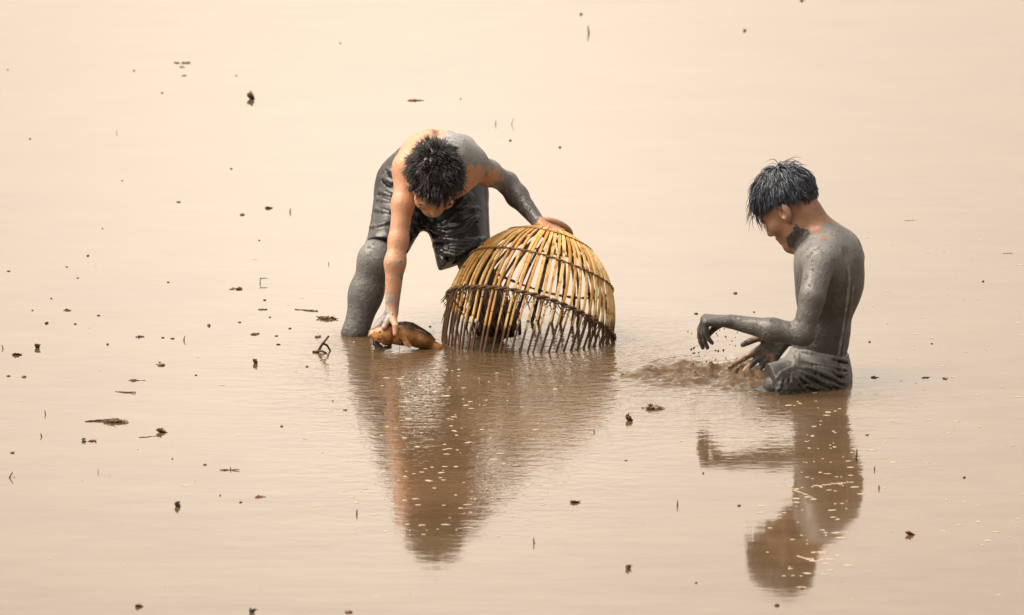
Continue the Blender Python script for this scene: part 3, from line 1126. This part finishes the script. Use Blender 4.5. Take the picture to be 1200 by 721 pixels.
# churned patch in front of the kneeling man
spx = np.array([.35, .45, .55, .65, .75, .83]); spy = np.array([-1.22, -1.20, -1.19, -1.20, -1.22, -1.26])
cy = np.interp(gx, spx, spy)
band = np.exp(-((gy - cy) / .20) ** 2) * np.clip((gx - .30) / .12, 0, 1) * np.clip((.86 - gx) / .12, 0, 1)
nz = vnoise(np.stack([gx * 20, gy * 15, gx * 0], 1), 1, 2) * .5 + vnoise(np.stack([gx * 46, gy * 24, gx * 0 + 5], 1), 1, 5) * .32 + vnoise(np.stack([gx * 90, gy * 55, gx * 0 + 9], 1), 1, 8) * .18
def crest(fx, fy, sd_):
    n_ = vnoise(np.stack([gx * fx, gy * fy, gx * 0 + sd_], 1), 1, sd_)
    return (1 - np.abs(2 * n_ - 1)) ** 3
amp = .45 + .55 * np.clip((gx - .42) / .3, 0, 1)
wave = crest(8, 22, 3) * .34 + crest(19, 42, 6) * .38 + crest(42, 60, 9) * .28
ridge = np.clip(wave * (.35 + nz) - .16, 0, 1)
churn = np.clip(band * ridge * 5, 0, 1)
pts[:, 2] = band * ridge * .058 * amp + band * (nz - .5) * .014
# small meniscus and chop round the legs, the basket and the fish
nx_, ny_ = len(xs), len(ys)
I = np.arange(nx_ * ny_).reshape(nx_, ny_)
F = np.stack([I[:-1, :-1].ravel(), I[1:, :-1].ravel(), I[1:, 1:].ravel(), I[:-1, 1:].ravel()], 1)

m, nt, bs = new_mat('muddy_water'); t = NT(nt)
pos = t.n('ShaderNodeNewGeometry').outputs['Position']
sep = t.n('ShaderNodeSeparateXYZ'); t.link(pos, sep.inputs[0])
sx, sy = sep.outputs[0], sep.outputs[1]


def gauss(cx, cyy, rx, ry):
    a = t.math('POWER', t.math('DIVIDE', t.math('SUBTRACT', sx, cx), rx), 2.0)
    b = t.math('POWER', t.math('DIVIDE', t.math('SUBTRACT', sy, cyy), ry), 2.0)
    return t.math('EXPONENT', t.math('MULTIPLY', t.math('ADD', a, b), -1.0))


def nscale(fx, fy, off, detail=2, rough=.5):
    mp = t.n('ShaderNodeMapping'); t.link(pos, mp.inputs[0])
    mp.inputs['Scale'].default_value = (fx, fy, 1); mp.inputs['Location'].default_value = (off, off * .7, 0)
    return t.noise(mp.outputs[0], 1.0, detail, rough)


maskA = t.math('ADD', t.math('MULTIPLY', gauss(.02, -1.10, .55, .75), 1.7), t.math('MULTIPLY', gauss(-.12, -2.3, .40, 1.1), .55))
maskB = t.math('ADD', t.math('MULTIPLY', gauss(.72, -1.75, .30, .55), .55), t.math('MULTIPLY', gauss(1.0, -1.9, .25, 1.2), .25))
feet = t.math('ADD', t.math('MULTIPLY', gauss(-.5, -.62, .10, .22), .7), t.math('MULTIPLY', gauss(.88, -1.55, .26, .16), .7))
mask = t.math('ADD', t.math('ADD', maskA, maskB), feet)
chop = nscale(13, 20, 3, 3, .55)        # ripples of about five centimetres
fine = nscale(34, 60, 8, 2)
swell = nscale(2.2, 4.5, 1, 2)
h = t.math('MULTIPLY', t.math('MULTIPLY', chop, .0042), mask)
h = t.math('ADD', h, t.math('MULTIPLY', t.math('MULTIPLY', fine, .0011), mask))
h = t.math('ADD', h, t.math('MULTIPLY', swell, .0007))
h = t.math('ADD', h, t.math('MULTIPLY', nscale(20, 34, 5, 2), .00010))
t.link(t.bump(h, 1.0, 1.0), bs.inputs['Normal'])
silt = t.ramp(nscale(1.3, 2.2, 4, 5, .6), .3, .7)
silt2 = t.ramp(nscale(5, 9, 7, 4, .6), .35, .7)
wcol = t.mix(t.math('ADD', t.math('MULTIPLY', silt, .5), t.math('MULTIPLY', silt2, .4)), (.084, .054, .030), (.126, .084, .049))
ch = t.ramp(t.attr('churn'), .15, 1.5)
t.link(t.mix(ch, wcol, (.110, .074, .046)), bs.inputs['Base Color'])
t.link(t.math('ADD', .045, t.math('MULTIPLY', ch, .22)), bs.inputs['Roughness'])
bs.inputs['IOR'].default_value = 1.33
M_WATER = m
water = make_obj('water', pts, F, M_WATER)
tag(water, kind='structure')
attr(water, 'churn', churn)

# mud droplets that fly from the hand
GD = 'mud droplets flying under the hand'
for k in range(64):
    if k < 46:
        px = random.gauss(846, 22); py = random.uniform(383, 432)
        if px > 880 or px < 806: continue
    else:
        px = random.uniform(808, 822); py = random.uniform(404, 436)
    c = P(px, py, random.uniform(-1.42, -1.22))
    if c[2] < .012: continue
    r = random.choice([.0016, .002, .0022, .0028, .0036])
    tag(blob('mud_droplet', c, r, M_DROP, (1, 1, random.uniform(.8, 1.5)), .25),
        'tiny mud droplet in the air below the outstretched hand', 'droplet', GD)

# ================================================================== floating debris
def leaf_mesh(L, W, curl, fold, thick=.0012, notch=0.0):
    """a leaf with a midrib crease, curled along its length; both faces and the edge"""
    nu, nv = 11, 7
    top = []
    for i in range(nu):
        u = i / (nu - 1)
        w = W * .62 * (abs(math.sin(math.pi * u ** .8)) ** 1.5) * (1 + notch * 2 * math.sin(u * 23 + L * 900)) + .0006
        a = (u - .5) * curl
        for j in range(nv):
            v = j / (nv - 1) * 2 - 1
            x = (math.sin(a) / curl if abs(curl) > 1e-3 else u - .5) * L
            z = (1 - math.cos(a)) / (curl if abs(curl) > 1e-3 else 1) * L + abs(v) * w * fold
            top.append((x, v * w, z))
    V = top + [(x, y, z - thick) for x, y, z in top]
    n = len(top); F = []
    for i in range(nu - 1):
        for j in range(nv - 1):
            a = i * nv + j
            F.append((a, a + nv, a + nv + 1, a + 1)); F.append((n + a, n + a + 1, n + a + nv + 1, n + a + nv))
    for i in range(nu - 1):
        a = i * nv; F.append((a, n + a, n + a + nv, a + nv)); a = i * nv + nv - 1; F.append((a, a + nv, n + a + nv, n + a))
    for j in range(nv - 1):
        F.append((j, j + 1, n + j + 1, n + j)); a = (nu - 1) * nv + j; F.append((a, n + a, n + a + 1, a + 1))
    return np.array(V), F


def place(name, V, F, loc, rot, mat, smooth=True):
    M = np.array(Matrix.Rotation(rot[2], 3, 'Z') @ Matrix.Rotation(rot[1], 3, 'Y') @ Matrix.Rotation(rot[0], 3, 'X'))
    return make_obj(name, V @ M.T + np.asarray(loc), F, mat, None, loc, smooth)


S = 1 / 360.0


def leaf(px, py, w, h, label, mat=None, stand=0.0, curl=1.0, fold=.5, rz=None, group=None, sink=.0, cat='leaf'):
    g = G(px, py)
    L, W = w * S, max(h * S * 1.6, .006)
    V, F = leaf_mesh(L, W, curl, fold, notch=.12)
    rz = random.uniform(-.4, .4) if rz is None else rz
    o = place('leaf', V, F, g + np.array([0, 0, -.0015 + L * .5 * abs(math.sin(stand)) * .28 - sink]), (random.uniform(-.3, .3), stand, rz), mat or M_LEAF)
    tag(o, label, cat, group)
    return o


def twig(px, py, h, label, lean=0.0, r=1.3, bend=0.0, mat=None, group=None, extra=None, cat='twig', toward=0.0):
    """a twig standing in the water at px, py, h pixels tall; lean and bend in pixels sideways"""
    g = G(px, py)
    pth = []
    for i in range(8):
        u = i / 7
        pth.append(g + np.array([(lean * u + bend * math.sin(u * math.pi)) * S, toward * u * S, (-.012 + (h * S + .012) * u)]) + np.array([random.gauss(0, .0005)] * 3))
    ps, rs = [pth], [[r * S * (1.15 - .75 * i / 7) for i in range(8)]]
    for e in (extra or []):
        u0, dx, dz = e
        i = int(u0 * 7); a = pth[i]
        b = a + np.array([dx * S, random.uniform(-3, 3) * S, dz * S])
        ps.append([a, (a + b) / 2 + np.array([0, 0, .0012]), b]); rs.append([r * S * .8, r * S * .7, r * S * .3])
    v, f = tubes(ps, rs, 6)
    o = make_obj('twig', v, f, mat or M_TWIG, None, g)
    tag(o, label, cat, group)
    return o


def stick(a, b, label, r=1.2, lift=(0, 0), mat=None, bend=0.0, name='stick', cat='stick', group=None):
    """a stick lying on the water from pixel a to pixel b; lift raises its ends (pixels)"""
    A, B = G(*a), G(*b)
    A[2] += lift[0] * S; B[2] += lift[1] * S
    pth = [A + (B - A) * i / 8 + np.array([0, 0, bend * S * math.sin(math.pi * i / 8)]) + np.array([random.gauss(0, .0006), random.gauss(0, .002), random.gauss(0, .0004)]) for i in range(9)]
    v, f = tubes([pth], [[r * S * (1.1 - .5 * abs(i / 8 - .4)) for i in range(9)]], 6)
    return tag(make_obj(name, v, f, mat or M_TWIG, None, (A + B) / 2 * np.array([1, 1, 0])), label, cat, group)


def clump(px, py, w, h, label, mat=None, n=None, group=None, name='debris_clump', cat='debris'):
    """a low tangle of leaf scraps and stalks, w pixels wide and h pixels tall"""
    g = G(px, py); V, F = [], []
    n = max(12, n or int(w * .9))
    for k in range(n):
        u = min(.40, max(-.40, random.gauss(0, .24)))
        c = g + np.array([u * w * S, min(.014, max(-.014, random.gauss(0, .009))), 0])
        hh_ = h * S * (1 - abs(u) * 2.2) * random.uniform(0, .8)
        l = random.uniform(.25, .55) * min(w * S, .05) + .003
        v, f = leaf_mesh(l, l * random.uniform(.12, .4), random.uniform(-1.6, 1.6), random.uniform(-.5, .8), .0009, .2)
        Mr = np.array(Matrix.Rotation(random.choice([0, math.pi]) + random.gauss(0, .55), 3, 'Z') @ Matrix.Rotation(random.gauss(0, .22), 3, 'Y') @ Matrix.Rotation(random.uniform(-.7, .7), 3, 'X'))
        v = v @ Mr.T + c + np.array([0, 0, hh_])
        n0 = len(V); V.extend(v.tolist()); F.extend([[i + n0 for i in q] for q in f])
    o = make_obj(name, V, F, mat or M_TWIG, None, g)
    return tag(o, label, cat, group)


# leaves one can tell apart
leaf(293, 116, 15, 9, 'reddish brown leaf standing on edge in the upper left water', M_LEAF, stand=.5, curl=1.6, fold=.9, rz=.2)
leaf(315, 244, 11, 4, 'rusty red leaf floating beside an upright stub left of the bending man', M_REDLEAF, curl=1.2, fold=.6, rz=.1)
leaf(1066, 627, 12, 4, 'rusty red leaf floating alone in the lower right water', M_REDLEAF, stand=.25, curl=1.6, fold=.8, rz=.1)
leaf(487, 118, 24, 3, 'pale brown curled leaf floating above the bending man', M_PALE, curl=.5, fold=.7, rz=.05)
leaf(736, 493, 12, 6, 'dark curled leaf with a raised tip right of the basket reflection', M_LEAF, stand=.5, curl=2.0, fold=.9, rz=.3)
leaf(674, 589, 13, 4, 'brown leaf floating under the basket reflection', M_LEAF, curl=1.4, fold=.6)
leaf(734, 667, 7, 5, 'small dark leaf standing near the bottom edge of the water', M_LEAF, stand=1.1, curl=1.4, fold=.9)
leaf(42, 408, 9, 5, 'small dark leaf on edge beside the split leaf at the left edge', M_TWIG, stand=.9, curl=1.6, fold=.9)
leaf(20, 416, 13, 4, 'split brown leaf lying flat near the left edge', M_LEAF, curl=1.2, fold=.6)
leaf(298, 426, 10, 5, 'small curled leaf left of the forked twig', M_TWIG, stand=.8, curl=1.8, fold=.9)
leaf(207, 594, 9, 5, 'cupped dark leaf in the lower left water', M_TWIG, stand=.5, curl=2.2, fold=1.0)
leaf(305, 583, 12, 3, 'thin brown leaf scrap below the row of three scraps', M_LEAF, curl=.8, fold=.5)
leaf(163, 711, 9, 4, 'brown leaf scrap at the bottom left edge', M_LEAF, curl=1.3, fold=.7)
leaf(293, 718, 6, 6, 'dark leaf scrap cut by the bottom edge', M_TWIG, stand=1.0, curl=1.3, fold=.9)
leaf(189, 507, 14, 5, 'grey brown leaf with a long stalk trailing left', M_LEAF, stand=.2, curl=1.2, fold=.8)
leaf(873, 36, 7, 5, 'faint round leaf in the upper right water', M_PALE, stand=.3, curl=1., fold=.5)
leaf(940, 1, 8, 4, 'brown leaf at the top edge of the water', M_LEAF, curl=1., fold=.6)
# twigs that stand in the water
twig(690, 39, 12, 'tall dark twig with a side shoot standing in the far water', lean=-1, r=1.6, extra=[(.2, 4, 1.5)])
twig(581, 146, 6, 'short dark twig standing above the bending man', r=.9)
twig(599, 146, 9, 'pale arched stalk standing beside the short dark twig', lean=4, bend=-1, r=.7, mat=M_PALE)
twig(135, 156, 5, 'pale slanting stalk in the upper left water', lean=3, r=.6, mat=M_PALE)
twig(340, 249, 5, 'upright stub beside the rusty red leaf', r=1.3)
twig(216, 399, 5, 'short curved stalk standing left of the small curled leaf', lean=1, bend=-1, r=1.1)
twig(6, 409, 4, 'bent dark stalk at the left edge of the water', lean=-4, r=1.2, toward=3)
twig(53, 486, 5, 'thin upright twig left of the large muddy scrap', r=.9)
twig(50, 512, 4, 'forked stub below the thin upright twig', lean=-2, r=1.1, extra=[(.1, 7, .5)])
twig(9, 560, 6, 'leaning pair of reed stalks near the lower left edge', lean=5, r=1.2, extra=[(0.0, 7, 4.5)])
twig(115, 554, 4, 'thin pale stalk standing in the lower left water', r=.6, mat=M_PALE)
twig(270, 551, 3, 'tiny stub between two scraps in the lower left water', r=1.0, extra=[(.6, -11, 1.0), (.6, 10, 1.5)])
twig(305, 332, 7, 'right-angled twig standing left of the muddy leg', r=.8, extra=[(.95, 9, .2)])
twig(385, 310, 3, 'short stub standing left of the knee', r=.8)
twig(1003, 540, 13, 'tall dark twig standing right of the kneeling reflection', lean=1, r=1.4)
twig(1025, 551, 4, 'small stub right of the tall dark twig', r=1.1)
twig(1030, 573, 4, 'lower small stub right of the kneeling reflection', r=1.3)
twig(794, 593, 6, 'dark twig standing left of the kneeling reflection', r=1.1)
twig(625, 637, 6, 'upright dark twig standing below the basket reflection', r=1.1, bend=.6)
twig(418, 603, 5, 'brown stub standing left of the bending reflection', r=1.2)
twig(696, 507, 4, 'tiny upright stub right of the basket reflection', r=.8)
twig(546, 377, 2, 'tiny stub between the fish and the basket', r=.8)
# the forked twig by the muddy leg, one thing of two limbs
g0 = G(370, 413); a0_ = g0 + np.array([15 * S, 0, 19 * S]); b0_ = G(387, 411)
v, f = tubes([[g0 + np.array([0, 0, -.01]), g0 * .5 + a0_ * .5, a0_], [g0 * .45 + a0_ * .55, g0 * .2 + a0_ * .3 + b0_ * .5 + np.array([0, 0, .004]), b0_],
              [g0 + np.array([-.01, .0, .002]), g0 + np.array([.02, -.01, .006]), g0 + np.array([.035, -.02, .0])]],
             [[.0048, .004, .0032], [.004, .0036, .0028], [.003, .004, .003]], 7)
tag(make_obj('forked_twig', v, f, M_TWIG, None, g0), 'forked dark twig rising from the water left of the muddy leg', 'twig')
# sticks and stalks lying on the water
stick((346, 363), (372, 365), 'thin stick lying left of the muddy leg', 1.0, (0, .6))
stick((303, 363), (313, 363), 'short dark stick left of the thin stick', 1.3)
stick((135, 459), (159, 461), 'thin stick lying in the left water', .8, (0, .8))
stick((150, 446), (170, 446), 'pale stalk lying above the thin stick', .5, mat=M_PALE)
stick((535, 377), (558, 379), 'thin stalk lying beside the basket foot', .5, mat=M_PALE)
stick((1060, 259), (1075, 258), 'pale stalk lying right of the kneeling man', .6, mat=M_PALE)
stick((1176, 297), (1186, 297), 'short pale stalk lying by the right edge', .7, mat=M_PALE)
stick((163, 513), (188, 511), 'fine stalk trailing from the grey brown leaf', .5)
stick((100, 494), (140, 493), 'long wet stalk lying over the large muddy scrap', .9, (0, 2.0))
# clumps
clump(134, 495, 30, 5, 'large muddy scrap of leaves lying in the left water', M_MUDBIT, 34)
clump(383, 374, 22, 4, 'brown clump of rotten leaves just left of the muddy leg', M_MUDBIT, 30)
clump(766, 479, 24, 4, 'flat brown clump of leaves floating right of the basket reflection', M_MUDBIT, 44)
for x_, y_, w_ in ((207, 74, 8), (218, 74, 11), (213, 79, 7), (216, 89, 6)):
    clump(x_, y_, w_, 1.5, 'brown scrap in the cluster of four scraps at upper left', M_LEAF, 12, 'brown scraps in the upper left cluster')
clump(98, 517, 6, 4, 'upright dark scrap below the large muddy scrap', M_TWIG, 10)
clump(110, 517, 10, 2, 'flat brown scrap beside the upright dark scrap', M_LEAF, 12)
clump(280, 339, 9, 2.5, 'dark scrap left of the right-angled twig', M_TWIG, 12)
clump(272, 339, 6, 1.0, 'thin brown scrap trailing from the dark scrap', M_LEAF, 9)
clump(768, 443, 9, 6, 'dark clod at the near end of the churned mud', M_TWIG, 16)
clump(842, 436, 8, 5, 'dark clod thrown up in the churned mud below the hand', M_MUDBIT, 14)
clump(862, 434, 20, 3, 'ragged weed strand thrown up beside the spread fingers', M_MUDBIT, 22)
clump(822, 442, 14, 3, 'low clod in the middle of the churned mud', M_MUDBIT, 14)
clump(164, 395, 8, 2, 'dark scrap in the left water above the curved stalk', M_TWIG, 10)
clump(79, 364, 9, 1.2, 'brown scrap floating left of the short dark stick', M_LEAF, 12)
clump(189, 428, 10, 2.5, 'brown scrap floating above the pale stalk', M_LEAF, 9)
clump(298, 392, 12, 1.5, 'dark scrap floating below the short dark stick', M_TWIG, 14)
clump(157, 446, 9, 2, 'small brown scrap on the end of the pale stalk', M_LEAF, 7)
clump(372, 395, 8, 2, 'dark scrap above the forked twig', M_TWIG, 8)
clump(1024, 443, 8, 1.2, 'brown scrap floating right of the grey shorts', M_LEAF, 6)
clump(1085, 443, 8, 1.5, 'dark scrap in the middle of a row of three', M_TWIG, 6)
clump(1107, 444, 6, 1.2, 'brown scrap at the right end of a row of three', M_LEAF, 6)
clump(890, 432, 16, 5, 'wet strands of weed dripping from the spread fingers', M_TWIG, 18)
# specks that nothing tells apart
GS = 'tiny specks of plant debris on the water'
specks = [(157, 83, 3), (9, 82, 2), (190, 109, 2), (277, 89, 2), (35, 163, 2), (143, 212, 2.5), (271, 198, 2), (209, 237, 4), (284, 252, 4), (681, 17, 4), (656, 173, 3), (598, 165, 3),
          (399, 51, 3), (120, 268, 2), (304, 282, 2), (103, 300, 2.5), (10, 318, 2.5), (78, 313, 2), (91, 326, 2), (197, 331, 2), (38, 364, 2), (55, 379, 4), (88, 380, 2), (115, 370, 2.5), (245, 382, 4), (281, 378, 3),
          (324, 394, 2.5), (326, 404, 3), (191, 396, 2.5), (202, 397, 3), (126, 404, 2.5), (10, 441, 2.5), (28, 442, 3), (187, 425, 2), (14, 531, 3), (202, 538, 2), (282, 589, 2), (258, 581, 2), (404, 481, 3),
          (540, 116, 2), (862, 344, 2.5), (816, 368, 3), (884, 366, 2), (1152, 330, 3), (1019, 401, 2), (1092, 403, 2), (866, 593, 2.5), (816, 683, 2.5), (910, 710, 3), (733, 540, 2), (824, 555, 2), (1016, 510, 2),
          (1130, 560, 2), (940, 690, 2), (316, 372, 2), (310, 352, 2.5), (340, 385, 2), (504, 383, 2), (60, 350, 2), (230, 440, 2), (360, 430, 2), (390, 470, 2), (330, 500, 2), (240, 545, 2), (520, 640, 2), (408, 718, 4)]
for px, py, s in specks:
    g = G(px, py)
    tag(blob('debris_speck', g + np.array([0, 0, .001]), s * S * .55, random.choice([M_TWIG, M_LEAF, M_MUDBIT, M_TWIG]),
             (random.uniform(1, 1.9), random.uniform(.8, 2.5), random.uniform(.5, 1.1)), .5),
        'tiny dark speck of plant debris floating on the muddy water', 'debris', GS)

# foam flecks drifting on the surface
V, F = [], []
def fleck(g, w, d):
    n0 = len(V); k = 9
    for z, sc in ((.0004, 1.0), (.0011, .6)):
        for i in range(k):
            a = 2 * math.pi * i / k
            rr_ = sc * (1 + .25 * math.sin(a * 2 + g[0] * 90) + random.uniform(-.12, .12))
            V.append((g[0] + math.cos(a) * w * rr_, g[1] + math.sin(a) * d * rr_, z))
    for i in range(k):
        i2 = (i + 1) % k
        F.append((n0 + i, n0 + i2, n0 + k + i2, n0 + k + i))
    F.append(tuple(n0 + k + i for i in range(k)))
for k in range(430):
    u = random.random()
    if u < .30: px, py = random.gauss(960, 32), random.uniform(470, 690)
    elif u < .62: px, py = random.gauss(520, 55), random.uniform(430, 630)
    elif u < .82: px, py = random.uniform(1000, 1200), random.uniform(270, 640)
    else: px, py = random.uniform(0, 1200), random.uniform(280, 721)
    g = G(px, py)
    w = random.choice([.003, .004, .006, .008, .012]) * random.uniform(.6, 1.1)
    fleck(g, w, .003 + w * random.uniform(.2, .6))
for pl in ([(916, 566), (935, 576), (958, 586)], [(952, 570), (975, 567), (1002, 565)], [(935, 652), (955, 657), (975, 655)]):
    for a, b in zip(pl[:-1], pl[1:]):
        for j in range(9):
            q = np.array(a) + (np.array(b) - a) * j / 9
            g = G(q[0], q[1] + random.gauss(0, .5)); fleck(g, .0038, .006)
fo = make_obj('foam_flecks', V, F, M_FOAM)
tag(fo, 'small pale foam flecks scattered over the muddy water', 'foam', kind='stuff')

# ================================================================== light
SUN_EL, SUN_AZ = R(60), R(-92)        # azimuth from +Y towards +X: high on the left
w = bpy.data.worlds.new('World'); scn.world = w; w.use_nodes = True
nt = w.node_tree
for n in list(nt.nodes): nt.nodes.remove(n)
t = NT(nt)
out = t.n('ShaderNodeOutputWorld'); bg = t.n('ShaderNodeBackground')
sky = t.n('ShaderNodeTexSky'); sky.sky_type = 'NISHITA'; sky.sun_disc = False
sky.sun_elevation = SUN_EL; sky.sun_rotation = SUN_AZ
sky.air_density = 1.0; sky.dust_density = 6.0; sky.ozone_density = 1.0
bw = t.n('ShaderNodeRGBToBW'); t.link(sky.outputs[0], bw.inputs[0])
# thin overcast: the sky's own brightness with most of its blue taken away
hz = t.n('ShaderNodeMix', data_type='RGBA', blend_type='MULTIPLY'); hz.inputs[0].default_value = 1
t.link(bw.outputs[0], hz.inputs[6]); hz.inputs[7].default_value = (1.15, .945, .725, 1)
cl = t.mix(.88, sky.outputs[0], hz.outputs[2])
# glow added low in the sky, shaped to brighten the water's reflection
vec = t.n('ShaderNodeTexCoord').outputs['Generated']
nv = t.n('ShaderNodeVectorMath', operation='NORMALIZE'); t.link(vec, nv.inputs[0])
dp = t.n('ShaderNodeVectorMath', operation='DOT_PRODUCT'); t.link(nv.outputs[0], dp.inputs[0])
gel, gaz = R(9.7), R(-.8)
dp.inputs[1].default_value = (math.sin(gaz) * math.cos(gel), math.cos(gaz) * math.cos(gel), math.sin(gel))
ang = t.math('ARCCOSINE', t.math('MINIMUM', dp.outputs['Value'], 1.0))
glow = t.math('EXPONENT', t.math('MULTIPLY', t.math('POWER', t.math('DIVIDE', ang, R(3.1)), 2.0), -1.0))
wide = t.math('EXPONENT', t.math('MULTIPLY', t.math('POWER', t.math('DIVIDE', ang, R(26)), 2.0), -1.0))
gain = t.math('ADD', t.math('ADD', 1.0, t.math('MULTIPLY', glow, .85)), t.math('MULTIPLY', wide, 1.12))
fin_ = t.n('ShaderNodeVectorMath', operation='SCALE'); t.link(cl, fin_.inputs[0]); t.link(gain, fin_.inputs[3])
t.link(fin_.outputs[0], bg.inputs[0]); bg.inputs[1].default_value = .14
t.link(bg.outputs[0], out.inputs[0])

sd = bpy.data.lights.new('sun', 'SUN'); sd.energy = 1.0; sd.angle = R(55); sd.color = (1, .94, .85)
so = bpy.data.objects.new('sun', sd); COL.objects.link(so)
dirv = Vector((math.sin(SUN_AZ) * math.cos(SUN_EL), math.cos(SUN_AZ) * math.cos(SUN_EL), math.sin(SUN_EL)))
so.rotation_euler = dirv.to_track_quat('Z', 'Y').to_euler()
so.location = (0, 0, 10)

scn.view_settings.view_transform = 'Standard'
scn.view_settings.look = 'None'
scn.view_settings.gamma = 1
scn.view_settings.use_curve_mapping = False
scn.view_settings.exposure = 1.08
